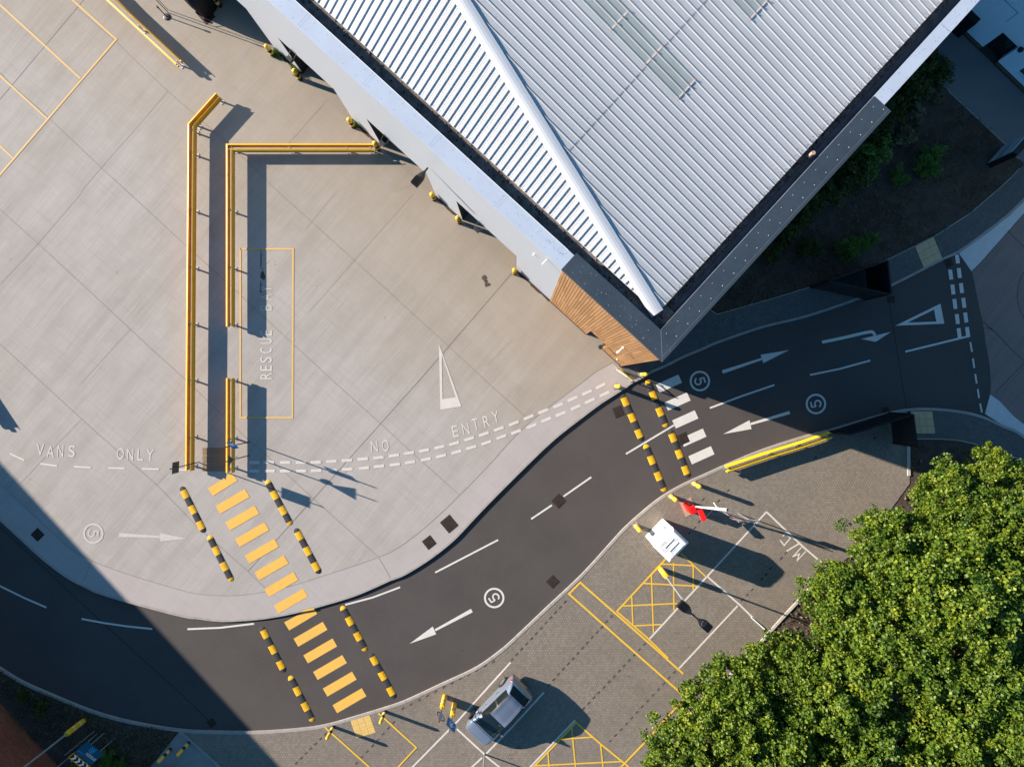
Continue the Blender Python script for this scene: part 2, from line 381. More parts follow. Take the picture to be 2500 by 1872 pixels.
M['pad'] = simple('pink_concrete_pad', (.42, .29, .22), .9, 0, .12, 4, fine=.2)
def leafm(name, c0, c1, c2, tr=.3):
    m = NM(name, .5, 0, .35)
    at = m.n.new('ShaderNodeAttribute'); at.attribute_name = 'tone'; at.attribute_type = 'GEOMETRY'
    r = m.n.new('ShaderNodeValToRGB'); e = r.color_ramp.elements; e[0].position = 0; e[0].color = (*c0, 1); e[1].position = .6; e[1].color = (*c1, 1)
    x = e.new(.97); x.color = (*c2, 1); m.l.new(at.outputs['Fac'], r.inputs[0])
    m.col(r.outputs[0]); t = m.n.new('ShaderNodeBsdfTranslucent'); m.l.new(r.outputs[0], t.inputs[0])
    mx = m.n.new('ShaderNodeMixShader'); mx.inputs[0].default_value = tr
    m.l.new(m.b.outputs[0], mx.inputs[1]); m.l.new(t.outputs[0], mx.inputs[2]); m.l.new(mx.outputs[0], m.n['Material Output'].inputs[0]); return m.mt
M['leaf'] = leafm('maple_leaf', (.040, .095, .010), (.150, .220, .016), (.36, .37, .03))
M['leaf_d'] = leafm('shrub_leaf', (.03, .055, .012), (.07, .10, .018), (.15, .16, .025))
M['leaf_g'] = leafm('green_shrub_leaf', (.05, .12, .02), (.10, .20, .025), (.20, .30, .05))
M['straw'] = leafm('dry_grass', (.10, .085, .04), (.22, .18, .09), (.42, .36, .22), .2)
M['weed'] = leafm('verge_grass', (.06, .05, .022), (.125, .10, .045), (.24, .19, .10), .2)
M['bark'] = simple('bark', (.11, .075, .05), .9, 0, .3, 10, bump=.8)
M['twig'] = simple('twig', (.30, .20, .11), .9, 0, .2, 10)
M['green_cab'] = simple('green_cabinet', (.012, .045, .025), .5)
# ---------------------------------------------------------------- setting: ground surfaces
ZK = 0.10
def struct(mb, name, mat, parent=None):
    o = mb.build(name, mat, parent)
    if parent is None: o['kind'] = 'structure'
    return o
g = MB(); g.poly([(-900, -900, -.16), (900, -900, -.16), (900, 900, -.16), (-900, 900, -.16)]); struct(g, 'ground', M['grassland'])
road = MB(); road.prism([P(x, y) for x, y in [(-1500, -900), (3300, -900), (3300, 2700), (-1500, 2700)]], -.12, 0.0)
road = struct(road, 'asphalt_road', M['asphalt'])
# outer edge of the concrete yard (road side)
yedge = [(-1400, 150), (-420, 905), (-160, 1133)]+A(0, 1220, [(0, 352), (480, 792), (700, 992), (1020, 1240), (1220, 1370), (1400, 1455), (1540, 1530), (1700, 1590)], 6.9)
yedge += A(0, 1404, [(1000, 205), (1250, 275), (1580, 360), (1720, 378), (1920, 400)])+A(625, 1404, [(0, 383), (210, 352), (420, 305), (820, 190), (1050, 95), (1160, 45)])
yedge += A(625, 936, [(1280, 1656), (1500, 1520), (1690, 1372), (1790, 1272), (1960, 1090)])+A(1250, 936, [(0, 835), (250, 590), (400, 455), (560, 330), (760, 180), (900, 90), (1010, 20)])
yedge = smooth(yedge, 3)+[(1547.7, 933.7)]
ypoly = [P(x, y, ZK) for x, y in yedge]+[P(x, y, ZK) for x, y in [(1510, 892), (1640, 700), (900, -300), (700, -900), (-1400, -900)]]
yard = MB(); yard.prism(ypoly, -.02, ZK); yard = struct(yard, 'concrete_yard', M['yard'])
J6 = A(0, 936, [(0, 870), (95, 955), (330, 1175), (590, 1410), (790, 1530), (1100, 1645)])+A(0, 1404, [(1400, 80), (1700, 160), (2000, 175)])+A(625, 1404, [(0, 155), (250, 105), (500, 30)])
J6 += A(625, 936, [(1060, 1500), (1300, 1370), (1550, 1165), (1760, 965), (1980, 740)])+A(1250, 936, [(0, 485), (100, 385), (220, 280), (400, 145), (590, 5)])+A(1250, 468, [(720, 1560), (868, 1478)])
J6 = smooth([(-1400, -30), (-300, 936)]+J6, 3)
band = MB(); bl = resample([P(x, y, ZK) for x, y in J6], .5); be = [P(x, y, ZK) for x, y in yedge]
band.poly([(p.x, p.y, ZK+.004) for p in [P(x, y, ZK) for x, y in yedge[:-1]]+[P(1545, 932.5, ZK)]+[P(x, y, ZK) for x, y in J6[::-1]]])
struct(band, 'perimeter_slab', M['band'], yard)
jt = MB(); jf = MB()
jt.strip([P(x, y, ZK) for x, y in J6], .022, ZK+.009)
for ln in ([A(0, 0, [(725, 0), (0, 860)])] + [A(0, 0, [(670, 80), (1000, 360), (1450, 790), (1970, 1240)])+A(625, 468, [(190, 0), (845, 590), (1665, 1335), (2010, 1656)])+A(1250, 936, [(110, 280)])]
    + [A(0, 0, [(-60, 570), (100, 735), (410, 1010), (885, 1460)])+A(0, 468, [(1100, 0), (1600, 460), (1945, 770)])+A(625, 468, [(0, 1020), (260, 1260), (690, 1656)])+A(625, 936, [(1070, 340), (1340, 590), (1760, 965)])]
    + [A(0, 468, [(-60, 100), (330, 450), (860, 940), (1300, 1350), (1600, 1620)])+A(0, 936, [(1930, 280), (2150, 490)])+A(625, 936, [(80, 610), (490, 990), (1060, 1500)])]
    + [A(0, 468, [(0, 1315), (370, 1656)])+A(0, 936, [(830, 420), (1360, 880), (1700, 1230), (2140, 1620)])+A(625, 1404, [(80, 110)])]):
    ln[0] = (ln[0][0]-(ln[1][0]-ln[0][0])*.3, ln[0][1]-(ln[1][1]-ln[0][1])*.3) if ln[0][0] < 40 else ln[0]
    jt.strip([P(x, y, ZK) for x, y in ln], .020, ZK+.005)
for ln in ([(1312, 596), (1250, 666)]+A(625, 468, [(1665, 1335), (1385, 1656)])+A(625, 936, [(1080, 340), (490, 1000), (0, 1545)])+A(0, 936, [(2140, 1620)]), A(625, 936, [(1060, 1500), (1150, 1656)])+A(625, 1404, [(1165, 40)]),
           A(0, 936, [(790, 1530), (730, 1690)])+A(0, 1404, [(715, 60)])):
    jt.strip([P(x, y, ZK) for x, y in ln], .02, ZK+.0095)
for ln in (A(625, 468, [(1360, 20), (845, 600), (450, 1050)]), A(0, 468, [(715, 0), (325, 455), (-60, 870)]), A(0, 0, [(1455, 790), (920, 1400), (700, 1656)]), A(0, 468, [(1130, 1180), (700, 1656)]),
           A(0, 936, [(1480, 750), (1350, 880)]), A(625, 0, [(620, 860), (0, 1560)]), A(625, 0, [(1450, 1560), (1200, 1656)]), A(625, 468, [(700, 0), (430, 320)]), A(0, 936, [(700, 310), (0, 1050)]),
           A(625, 468, [(2212, 1280), (2000, 1500)]), A(625, 0, [(480, 740), (620, 860), (1050, 1240), (1700, 1850)]), A(625, 0, [(1120, 1300), (1560, 1700)])):
    jf.strip([P(x, y, ZK) for x, y in ln], .016, ZK+.0042)
struct(jt, 'expansion_joint', M['joint'], yard); struct(jf, 'construction_joint', M['joint2'], yard)
def kerb(name, pts, wd, z, mat, off, step=.914, gap=.012, h=.12, wob=0.0):
    v = resample([(p.x, p.y) for p in [P(x, y, z) for x, y in pts]], step/3)
    mb = MB(); i = 0
    while i+3 < len(v):
        seg = v[i:i+4]; d = (seg[-1]-seg[-2]).normalized(); seg = seg[:3]+[seg[3]-d*gap]
        mb.strip(seg, wd, z+random.uniform(-.002, .002), off, 0, h); i += 3
    o = mb.build(name, mat); o['kind'] = 'structure'; return o
kerb('yard_kerb', yedge, .125, ZK+.016, M['kerb'], .04)
# south side: block paving
sedge = [(-500, 1120), (-200, 1500)]+A(0, 1404, [(0, 805), (200, 925), (450, 1035), (800, 1175), (1150, 1270), (1550, 1335), (1850, 1350)])+A(625, 1404, [(0, 1353), (350, 1330), (600, 1295), (900, 1210), (1130, 1140), (1300, 1080), (1600, 940), (1900, 800), (2100, 660)])
sedge += A(1250, 1404, [(0, 565), (300, 280)])+A(1250, 936, [(605, 1650), (860, 1370), (980, 1240), (1160, 1080), (1320, 960), (1500, 860), (1700, 770), (1900, 680)])+A(1875, 936, [(0, 555), (400, 430), (520, 402), (990, 265), (1200, 222), (1400, 213), (1650, 235), (1850, 280), (2050, 370), (2212, 450)])+[(2620, 1170), (2900, 1380)]
sedge = smooth(sedge, 3)
spl = [i for i, p in enumerate(sedge) if p[0] >= 437][0]; spr = [i for i, p in enumerate(sedge) if p[0] >= 2222][0]
pav = MB(); pp = [P(x, y, ZK) for x, y in sedge[spl:spr]]+[P(x, y, ZK) for x, y in [(2222, 1080), (2221, 1180), (2120, 1320), (1977, 1437), (1832, 1596), (1700, 1740), (1500, 2000), (1300, 2300), (1000, 2300), (1013, 2300), (537, 1872)]]
pav.prism(pp, -.02, ZK); pav = struct(pav, 'block_paving', M['paving'])
ne = [(2222, sedge[spr][1])]+sedge[spr:]
fw = MB(); fw.prism([P(x, y, ZK) for x, y in ne]+[P(x, y, ZK) for x, y in [(2900, 1500), (2700, 1330)]+A(1875, 936, [(2300, 700), (2080, 620), (1800, 525), (1650, 490), (1500, 480), (1280, 478), (1235, 478)])], -.02, ZK)
fw = struct(fw, 'south_footway', M['paving_dark'])
sb = MB(); sb.prism([P(x, y, .07) for x, y in [(2222.5, 1075)]+A(1875, 936, [(1290, 478), (1500, 480), (1650, 490), (1800, 525), (2080, 620), (2300, 700)])+[(2700, 1340), (2950, 1700), (2950, 2400), (1400, 2400), (1500, 2001), (1700, 1742), (1832, 1598), (1977, 1439), (2120, 1322), (2222, 1182)]], -.02, .07)
tree_bed = struct(sb, 'tree_bed', M['soil'])
vb = MB(); vb.prism([P(x, y, .08) for x, y in sedge[:spl]]+[P(x, y, .08) for x, y in [(437, 1783), (365, 1873), (330, 2300), (-600, 2300), (-1500, 1300)]], -.02, .08)
verge = struct(vb, 'verge_soil', M['soil'])
cp = MB(); cp.prism([P(x, y, .09) for x, y in [(439, 1783), (537, 1873), (700, 2040), (380, 2200), (366, 1873)]], -.02, .09); struct(cp, 'concrete_apron', simple('apron_concrete', (.27, .255, .24), .9, 0, .12, 2, fine=.2))
kerb('road_kerb', sedge, .15, ZK+.016, M['kerb'], -.05)
kl = [(437, 1783), (537, 1873), (700, 2020)]; kerb('apron_kerb', kl, .13, ZK+.014, M['kerb'], 0)
kerb('footway_edging', A(1875, 936, [(1270, 478), (1500, 480), (1650, 490), (1800, 525), (2080, 620), (2300, 700)]), .06, ZK+.01, M['kerb'], 0)
kerb('bed_edging', [(2219, 1085), (2220, 1178)], .16, ZK+.05, M['kerb_pale'], 0, .9)
kerb('bed_edging', [(2000, 1412), (1977, 1437), (1904, 1516), (1832, 1596), (1760, 1674)], .15, ZK+.05, M['kerb_pale'], 0, .9)
# north-east footway, soil bed, path, roundabout concrete
nedge = A(1480, 870, [(680, 640), (960, 500), (1100, 410), (1500, 240)], 10.05)+A(1600, 800, [(500, 545), (900, 380), (1080, 297), (1600, 112)], 7.36)+A(1875, 468, [(0, 1165), (350, 1080), (790, 930), (1075, 815), (1510, 592), (1650, 528), (1900, 350), (2090, 200), (2212, 80)])+[(2580, 415), (2750, 200)]
nedge = smooth(nedge, 3)
soiledge = [(1640, 749), (1730, 753), (1750, 767.5), (1875, 732), (1978, 701), (2112, 654), (2167, 634), (2282, 577), (2368.5, 521), (2426.4, 472), (2462.7, 439.3), (2500, 400.5)]
nf = MB(); nf.prism([P(x, y, ZK) for x, y in nedge]+[P(x, y, ZK) for x, y in [(2750, 150), (2600, 300)]+soiledge[::-1]+[(1510, 892)]], -.02, ZK); nf = struct(nf, 'north_footway', M['paving_dark'])
kerb('north_kerb', nedge, .14, ZK+.016, M['kerb'], .06)
ns = MB(); ns.prism([P(x, y, .07) for x, y in soiledge+[(2451.8, 350.6), (2355, 259), (2283.5, 191), (2180, 90), (2000, -100), (1700, 400)]], -.02, .07); north_bed = struct(ns, 'planting_bed', M['soil'])
pt = MB(); pt.prism([P(x, y, .09) for x, y in [(2501, 400), (2451.8, 350.2), (2355, 258.6), (2283.5, 190.6), (2180, 90), (2000, -100), (2100, -300), (2350, 85), (2500, 229), (2700, 420), (2605, 296)]], -.02, .09); struct(pt, 'asphalt_path', M['path'])
kerb('path_edging', [(2180, 92), (2283, 191), (2355, 259), (2451.8, 350.6), (2500, 400.5)], .05, .105, M['kerb'], 0)
kerb('footway_edging', soiledge[1:], .05, ZK+.012, M['kerb'], 0)
circ = A(1875, 468, [(1760, 690), (1790, 830), (1830, 1020), (1855, 1120), (1880, 1300), (1915, 1500)])+A(1875, 936, [(1926, 0), (1920, 95), (1998, 150), (2130, 290), (2212, 350)])
cc = MB(); cc.poly([P(x, y, .005) for x, y in circ+[(2620, 1150), (3300, 1500), (3300, -100), (2800, 100), (2552, 462)]+A(1875, 468, [(2212, 190), (1830, 620)])]); circle = struct(cc, 'roundabout_slab', M['circle'])
pa = MB(); pa.poly([P(x, y, .007) for x, y in A(1875, 468, [(1650, 533), (1760, 690), (1830, 622), (2212, 192), (2400, -5), (2390, -90), (2212, 85), (2090, 205), (1900, 355)])])
pa.poly([P(x, y, .007) for x, y in A(1875, 936, [(1920, 95), (1875, 262), (2060, 378), (2212, 452), (2450, 600), (2450, 560), (2212, 352), (2130, 290), (1998, 150)])]); struct(pa, 'pale_concrete_apron', M['pale'])
rj = MB()
for ln in (A(1875, 468, [(1760, 690), (1830, 620), (2212, 190), (2400, -10)]), A(1875, 468, [(1855, 1120), (1960, 1210), (2100, 1360), (2230, 1480)]), A(1875, 468, [(1860, 1180), (1900, 1175), (1960, 1210)]), A(1875, 468, [(2212, 1480), (2040, 1656)])+A(1875, 936, [(1960, 80)]),
           A(1875, 468, [(2070, 340), (2212, 480), (2500, 760)]), smooth(A(1875, 468, [(2212, 690), (2170, 780), (2155, 880), (2165, 980), (2212, 1090), (2300, 1180)]), 4)):
    rj.strip([P(x, y) for x, y in ln], .025, .012)
struct(rj, 'slab_joint', M['tar'], circle)
tj = MB(); 
for ln in ([(-200, 1155)]+A(0, 1220, [(0, 450), (150, 600), (700, 1105), (1290, 1656)], 6.9)+A(0, 1404, [(440, 0), (690, 225), (1150, 650), (1500, 960), (1800, 1250)]), A(1875, 468, [(1045, 960), (1075, 1130), (1120, 1400), (1160, 1656)])+A(1875, 936, [(1195, 210)]), A(1250, 1404, [])):
    if len(ln) > 1: tj.strip([P(x, y) for x, y in ln], .035, .0045)
struct(tj, 'tar_seam', M['tar'], road)
# ---------------------------------------------------------------- painted markings (parts of the surface they lie on)
def lines(name, defs, mat, parent, z):
    mb = MB()
    for k, (pts, wd) in enumerate(defs): mb.strip([P(x, y, z) for x, y in pts], wd, z+.00035*k)
    return struct(mb, name, mat, parent)
def quad_c(mb, c, d, L, wd, z):
    c = P(c[0], c[1], z); d = Vector((d[0], -d[1], 0)).normalized(); n = Vector((-d.y, d.x, 0))
    a = d*L/2; b = n*wd/2; mb.poly([c-a-b, c+a-b, c+a+b, c-a+b])
rl = [(A(0, 1404, [(-260, -60), (0, 92), (200, 190), (400, 277)]), .1), (A(0, 1404, [(705, 375), (900, 411), (1100, 440), (1315, 462)]), .105), (A(0, 1404, [(1620, 464), (1900, 452), (2195, 417)]), .105),
      (A(625, 1404, [(770, 254), (1010, 190), (1245, 102)]), .1), (A(625, 936, [(1548, 1632), (2092, 1350)]), .1), (A(1250, 936, [(165, 1170), (345, 1050)]), .1), (A(1250, 936, [(445, 975), (685, 808)]), .1),
      (A(1250, 936, [(985, 608), (1400, 360)]), .1), ([(1733, 996), (1810, 967), (1890.8, 939.5)], .1), (A(1875, 468, [(363, 1583), (620, 1530), (883, 1458)]), .1), (A(1875, 468, [(1187, 1382), (1460, 1315), (1745, 1245)]), .11),
      (A(1875, 468, [(1748, 1300), (1762, 1383)]), .1), (A(1875, 468, [(1770, 1440), (1782, 1522)]), .1), (A(1875, 468, [(1790, 1575), (1803, 1656)]), .1), (A(1875, 936, [(1812, 48), (1823, 127)]), .1), (A(1875, 936, [(1832, 172), (1848, 250)]), .1)]
Z1 = .0055
lines('lane_marking', rl, M['pw_road'], road, Z1)
mb = MB()
for c in A(1875, 468, [(1579, 717), (1598, 845), (1615, 970), (1636, 1100), (1652, 1222), (1637, 583), (1653, 703), (1672, 833), (1692, 960), (1709, 1087), (1725, 1212)]): quad_c(mb, c, (.13, 1), .57 if c[0] > 2337.6 or c[1] > 640 else .5, .22, Z1)
struct(mb, 'give_way_line', M['pw_road'], road)
mb = MB()
for c in [(1633, 936.5), (1654, 980), (1673, 1023.6), (1692.8, 1068), (1712.5, 1111)]: quad_c(mb, c, (.912, -.41), 1.42, .51, Z1)
struct(mb, 'zebra_stripes', M['pw_road'], road)
def tri(mb, outer, inner, z):
    o = [P(x, y, z) for x, y in outer]; i = [P(x, y, z) for x, y in inner]
    for k in range(3): mb.poly([o[k], o[(k+1) % 3], i[(k+1) % 3], i[k]])
mb = MB(); tri(mb, A(1875, 468, [(1100, 1158), (1490, 968), (1524, 1140)]), A(1875, 468, [(1205, 1131), (1435, 1018), (1455, 1122)]), Z1); struct(mb, 'give_way_triangle', M['pw_road'], road)
def arrow(pts_tail, w0, base, w1, head, tip, mat, parent, z, o=(0, 0), k=3.5392):
    mb = MB(); t = P(*A(*o, [pts_tail], k)[0], z); b = P(*A(*o, [base], k)[0], z); tp_ = P(*A(*o, [tip], k)[0], z)
    d = (b-t).normalized(); n = Vector((-d.y, d.x, 0))
    mb.poly([t-n*w0/2, b-n*w1/2, b+n*w1/2, t+n*w0/2]); hd = [P(x, y, z) for x, y in A(*o, head, k)]
    mb.poly([hd[0]+Vector((0, 0, .0004)), hd[1]+Vector((0, 0, .0004)), tp_+Vector((0, 0, .0004))]); return struct(mb, 'direction_arrow', mat, parent)
arrow((1865, 303), .22, (1548, 473), .12, [(1527, 441), (1557, 508)], (1327, 590), M['pw_road'], road, Z1, (625, 1404))
arrow((2400, 250), .18, (2062, 350), .13, [(2052, 317), (2070, 393)], (1825, 437), M['pw_road'], road, Z1, (1250, 936))
arrow((1205, 795), .2, (1912, 560), .12, [(1890, 485), (1940, 635)], (2404, 400), M['pw_road'], road, Z1, (1600, 800), 7.36)
arrow((1030, 1308), .22, (1385, 1325), .12, [(1380, 1291), (1384, 1364)], (1612, 1340), M['pw_faint'], yard, ZK+.011, (0, 936))
mb = MB(); cv = smooth(A(1875, 468, [(467, 1300), (650, 1262), (860, 1214), (905, 1214), (925, 1240)]), 4); n = len(cv); pts = [P(x, y, Z1) for x, y in cv]
mb.strip(pts, .17, Z1); mb.poly([P(x, y, Z1+.0006) for x, y in A(1875, 468, [(805, 1272), (1062, 1211), (930, 1297)])]); struct(mb, 'turn_arrow', M['pw_road'], road)
def text_mesh(s, cpx, up, hgt, wid, mat, parent, z, name, world=None, rot=None, extr=0):
    cu = bpy.data.curves.new('t', 'FONT'); cu.body = s; cu.align_x = 'CENTER'; cu.align_y = 'CENTER'
    to = bpy.data.objects.new('t', cu); sc.collection.objects.link(to)
    bpy.context.view_layer.update(); me = bpy.data.meshes.new_from_object(to.evaluated_get(bpy.context.evaluated_depsgraph_get()))
    bpy.data.objects.remove(to)
    co = np.array([v.co[:] for v in me.vertices]); mn = co.min(0); mx = co.max(0); c = (mn+mx)/2; s_ = mx-mn
    co = (co-c); co[:, 0] *= wid/s_[0]; co[:, 1] *= hgt/s_[1]; co[:, 2] = 0
    if world is not None:
        vs = [tuple(world+rot@Vector(p)) for p in co.tolist()]
    else:
        U = Vector((up[0], -up[1], 0)).normalized(); Rr = Vector((U.y, -U.x, 0)); c0 = P(cpx[0], cpx[1], z)
        vs = [tuple(c0+Rr*p[0]+U*p[1]) for p in co.tolist()]
    m2 = bpy.data.meshes.new(name); m2.from_pydata(vs, [], [tuple(p.vertices) for p in me.polygons]); m2.materials.append(mat)
    bpy.data.meshes.remove(me); o = bpy.data.objects.new(name, m2); sc.collection.objects.link(o)
    if parent: o.parent = parent
    return o
def roundel(cpx, up, mat, parent, z):
    mb = MB(); c = P(cpx[0], cpx[1], z); n = 40; r1, r0 = .585, .475
    vs = [c+Vector((r*math.cos(2*math.pi*i/n), r*math.sin(2*math.pi*i/n), 0)) for r in (r0, r1) for i in range(n)]
    mb.add(vs, [(i, n+i, n+(i+1) % n, (i+1) % n) for i in range(n)])
    # digit 5 as strokes
    U = Vector((up[0], -up[1])).normalized(); Rr = Vector((U.y, -U.x))
    def q(x, y): return (c.x+Rr.x*x+U.x*y, c.y+Rr.y*x+U.y*y)
    mb.strip([q(.17, .27), q(-.13, .27)], .085, z+.0006)
    st = [(-.12, .30), (-.14, .05)]; mb.strip([q(*p) for p in st], .08, z+.0003)
    arc = [(-.14, .06)]+[(-.01+.19*math.cos(a), -.11+.17*math.sin(a)) for a in [R(x) for x in (120, 90, 60, 30, 0, -30, -60, -90, -120, -150, -165)]]
    mb.strip([q(*p) for p in arc], .085, z); return struct(mb, 'speed_limit_marking', mat, parent)
roundel((228, 1301.9), (1, .02), M['pw_faint'], yard, ZK+.011); roundel((1708.7, 930), (.96, -.27), M['pw_road'], road, Z1)
roundel((1992, 986), (-.97, .2), M['pw_road'], road, Z1); roundel((1206.5, 1459), (-.83, .56), M['pw_road'], road, Z1)
ZP = ZK+.011
def yt(s, x, y, up, h, w_): struct_t = text_mesh(s, (x, y), up, h, w_, M['pw_yard'], yard, ZP, 'painted_lettering'); return struct_t
for s, (x, y), w_ in (('V', (348, 575), .42), ('A', (436, 588), .44), ('N', (522, 583), .34), ('S', (620, 585), .36)):
    q = A(0, 936, [(x, y)])[0]; yt(s, q[0], q[1], (.05, -1), .66, w_)
for s, (x, y), w_ in (('O', (1040, 607), .40), ('N', (1125, 612), .36), ('L', (1212, 615), .32), ('Y', (1297, 618), .42)):
    q = A(0, 936, [(x, y)])[0]; yt(s, q[0], q[1], (.04, -1), .66, w_)
for s, (x, y), w_ in (('N', (1022, 543), .38), ('O', (1118, 537), .38)):
    q = A(625, 936, [(x, y)])[0]; yt(s, q[0], q[1], (-.08, -1), .66, w_)
for s, (x, y), w_ in (('E', (1722, 412), .34), ('N', (1812, 392), .37), ('T', (1897, 352), .34), ('R', (1992, 328), .36), ('Y', (2070, 288), .40)):
    q = A(625, 936, [(x, y)])[0]; yt(s, q[0], q[1], (-.22, -1), .66, w_)
for s, y, w_ in (('R', 1592, .36), ('E', 1524, .30), ('S', 1452, .32), ('C', 1372, .30), ('U', 1292, .30), ('E', 1220, .30), ('B', 1003, .33), ('A', 912, .36), ('Y', 840, .36)):
    q = A(625, 468, [(87, y)])[0]; o = text_mesh(s, q, (-1, 0), .66, w_, M['pw_yard'] if s in 'RESCU' and y > 1100 else M['pw_faint'], yard, ZP, 'painted_lettering')
mb = MB()
up_ = [(-110, 682), (-16, 682), (110, 681), (252, 682), (388, 682), (517, 680), (652, 672), (785, 664), (922, 652), (1058, 640), (1192, 622), (1322, 600), (1452, 578), (1586, 550), (1712, 518), (1842, 478), (1968, 437), (2098, 392), (2228, 345), (2355, 292), (2482, 240), (2609, 190), (2735, 133), (2860, 78), (2977, 22)]
lo_ = [(-120, 755), (-18, 755), (118, 755), (252, 755), (390, 755), (520, 752), (655, 750), (790, 740), (932, 730), (1063, 715), (1200, 700), (1330, 680), (1467, 655), (1598, 627), (1732, 592), (1860, 553), (1990, 512), (2120, 462), (2247, 418), (2380, 368), (2507, 313), (2632, 263), (2762, 207), (2884, 150), (3012, 90)]
for row in (up_, lo_):
    for i in range(1, len(row)):
        j = min(i+1, len(row)-1); d = (row[j][0]-row[i-1][0], row[j][1]-row[i-1][1]); quad_c(mb, A(625, 936, [row[i]])[0], d, .6, .165, ZP)
struct(mb, 'give_way_line', M['pw_yard'], yard)
mb = MB()
for a, b in (((85, 605), (212, 663)), ((347, 692), (495, 712)), ((640, 718), (785, 726)), ((935, 730), (1078, 733)), ((1228, 737), (1375, 740)), ((1545, 745), (1640, 747))):
    mb.strip([P(x, y, ZP) for x, y in A(0, 936, [a, b])], .095, ZP)
struct(mb, 'dashed_line', M['pw_yard'], yard)
mb = MB(); tri(mb, A(625, 468, [(1580, 1312), (1775, 1854), (1593, 1884)]), A(625, 468, [(1606, 1408), (1726, 1775), (1612, 1792)]), ZP); struct(mb, 'give_way_triangle', M['pw_yard'], yard)
lines('yellow_bay_line', [(A(0, 0, [(560, -58), (1003, 342), (-60, 1580)]), .11), (A(0, 0, [(-60, -10), (330, 345), (695, 680)]), .11), (A(0, 0, [(-60, 600), (405, 1025)]), .1), (A(0, 0, [(-60, 1205), (115, 1370)]), .1),
      ([(586.6, 608), (715.4, 608), (714, 1019.4), (586.6, 1019.4), (586.6, 606)], .105)], M['py_yard'], yard, ZP)
for k in range(14):
    mb = MB(); quad_c(mb, (544+23.78*k, 1183+40.5*k), (.865, -.502), 1.94, .53, ZP if k < 8 else Z1)
    if k == 0:
        c = P(544, 1183, ZP); mb = MB(); mb.poly([P(x, y, ZP) for x, y in A(0, 936, [(1795, 905), (1925, 826), (1985, 780), (2010, 782), (2052, 838), (1840, 972)])])
    if k == 8:   # stripe cut by the kerb edge
        mb = MB(); mb.poly([P(x, y, Z1) for x, y in A(625, 1404, [(243, 405), (400, 322), (508, 296), (528, 332), (287, 475)])])
        m2 = MB(); m2.poly([P(x, y, ZK+.025) for x, y in A(625, 1404, [(385, 318), (418, 296), (497, 282), (505, 296)])]); struct(m2, 'crossing_stripe', M['py_cross'], yard)
    struct(mb, 'crossing_stripe', M['py_cross'], yard if k < 8 else road)
# south side markings
ZQ = ZK+.0045
wl = [([(1871.3, 1249), (1742, 1389.7), (1650, 1489), (1583, 1562)], .1), ([(1871.3, 1249), (1960, 1333.7), (2010.6, 1376.8)], .1), (A(1250, 1404, [(1690, 12), (1965, 252), (2180, 462)]), .1), (A(1250, 1404, [(1950, 262), (1443, 803)]), .1),
      (A(1250, 1404, [(275, 1010), (0, 1310), (-222, 1538)]), .1), (A(1250, 1404, [(545, 1250), (400, 1400), (155, 1656), (-60, 1880)]), .1), (A(625, 1404, [(2200, 750), (1740, 1260), (1350, 1656), (1150, 1860)]), .1),
      (A(625, 1404, [(1735, 1325), (1972, 1542)]), .1), (A(625, 1404, [(1985, 1560), (2105, 1656), (2300, 1830)]), .1), (A(625, 1404, [(1955, 1572), (1865, 1656), (1700, 1810)]), .1)]
lines('white_bay_line', wl, M['pw_pave'], pav, ZQ)
c7 = lambda pts: A(1560, 1380, pts, 9.2)
yl = [(A(1250, 1404, [(1480, 850), (1180, 580), (590, 62), (492, 160), (960, 575), (1480, 1035)]), .11), (A(1250, 1404, [(905, 310), (1160, 530), (1350, 715)]), .09),
      (A(1250, 1404, [(905, 312), (1195, 0)])+A(1540, 1140, [(440, 1190), (470, 1150)], 5.267), .1), (A(1540, 1140, [(640, 1105), (970, 1410)], 5.267), .08), (A(1540, 1140, [(400, 1243), (800, 1266)], 5.267), .08),
      (c7([(278, 200), (325, 1510)]), .08), (c7([(775, -60), (785, 1010)]), .08), (c7([(1220, 5), (1218, 550)]), .08), (c7([(110, 400), (700, 430), (1300, 462)]), .08), (c7([(-357, 905), (0, 890), (860, 850)]), .08), (c7([(-97, 1352), (510, 1320)]), .08),
      (A(1250, 1404, [(1035, 185), (1045, 435)]), .08), (A(1250, 1404, [(180, 1660), (515, 1310), (552, 1268), (760, 1450), (975, 1625), (1240, 1850)]), .1), (A(1250, 1404, [(515, 1310), (552, 1690)]), .08), (A(1250, 1404, [(765, 1455), (790, 1690)]), .08),
      (A(1250, 1404, [(400, 1415), (700, 1395)]), .08), (A(1250, 1404, [(310, 1530), (325, 1690)]), .08), (A(1250, 1404, [(195, 1643), (960, 1605)]), .08), (A(1250, 1404, [(1500, 1052), (1290, 1280), (1130, 1460), (940, 1656)]), .11),
      (A(625, 1404, [(598, 1313), (990, 1664)]), .09), (A(625, 1404, [(1058, 1188), (1385, 1485), (1220, 1664)]), .09)]
lines('yellow_bay_line', yl, M['py_pave'], pav, ZQ+.0045)
def lt(s, q, w_): text_mesh(s, q, (-.68, .73), .75, w_, M['pw_pave'], pav, ZQ, 'painted_lettering')
lt('M', A(1875, 936, [(270, 1472)])[0], .40)
lines('painted_lettering', [(A(1875, 936, [(160, 1447), (267, 1383)]), .085), (A(1875, 936, [(105, 1352), (140, 1398), (196, 1330), (150, 1296), (128, 1318)]), .075)], M['pw_pave'], pav, ZQ)
mb = MB()
def dots(a, b, n, o=(1250, 1404), k=3.5392):
    a = Vector(A(*o, [a], k)[0]); b = Vector(A(*o, [b], k)[0])
    for i in range(n):
        c = a.lerp(b, i/(n-1)); d = (b-a); quad_c(mb, c, (1, -1), .2, .1, ZK+.004)
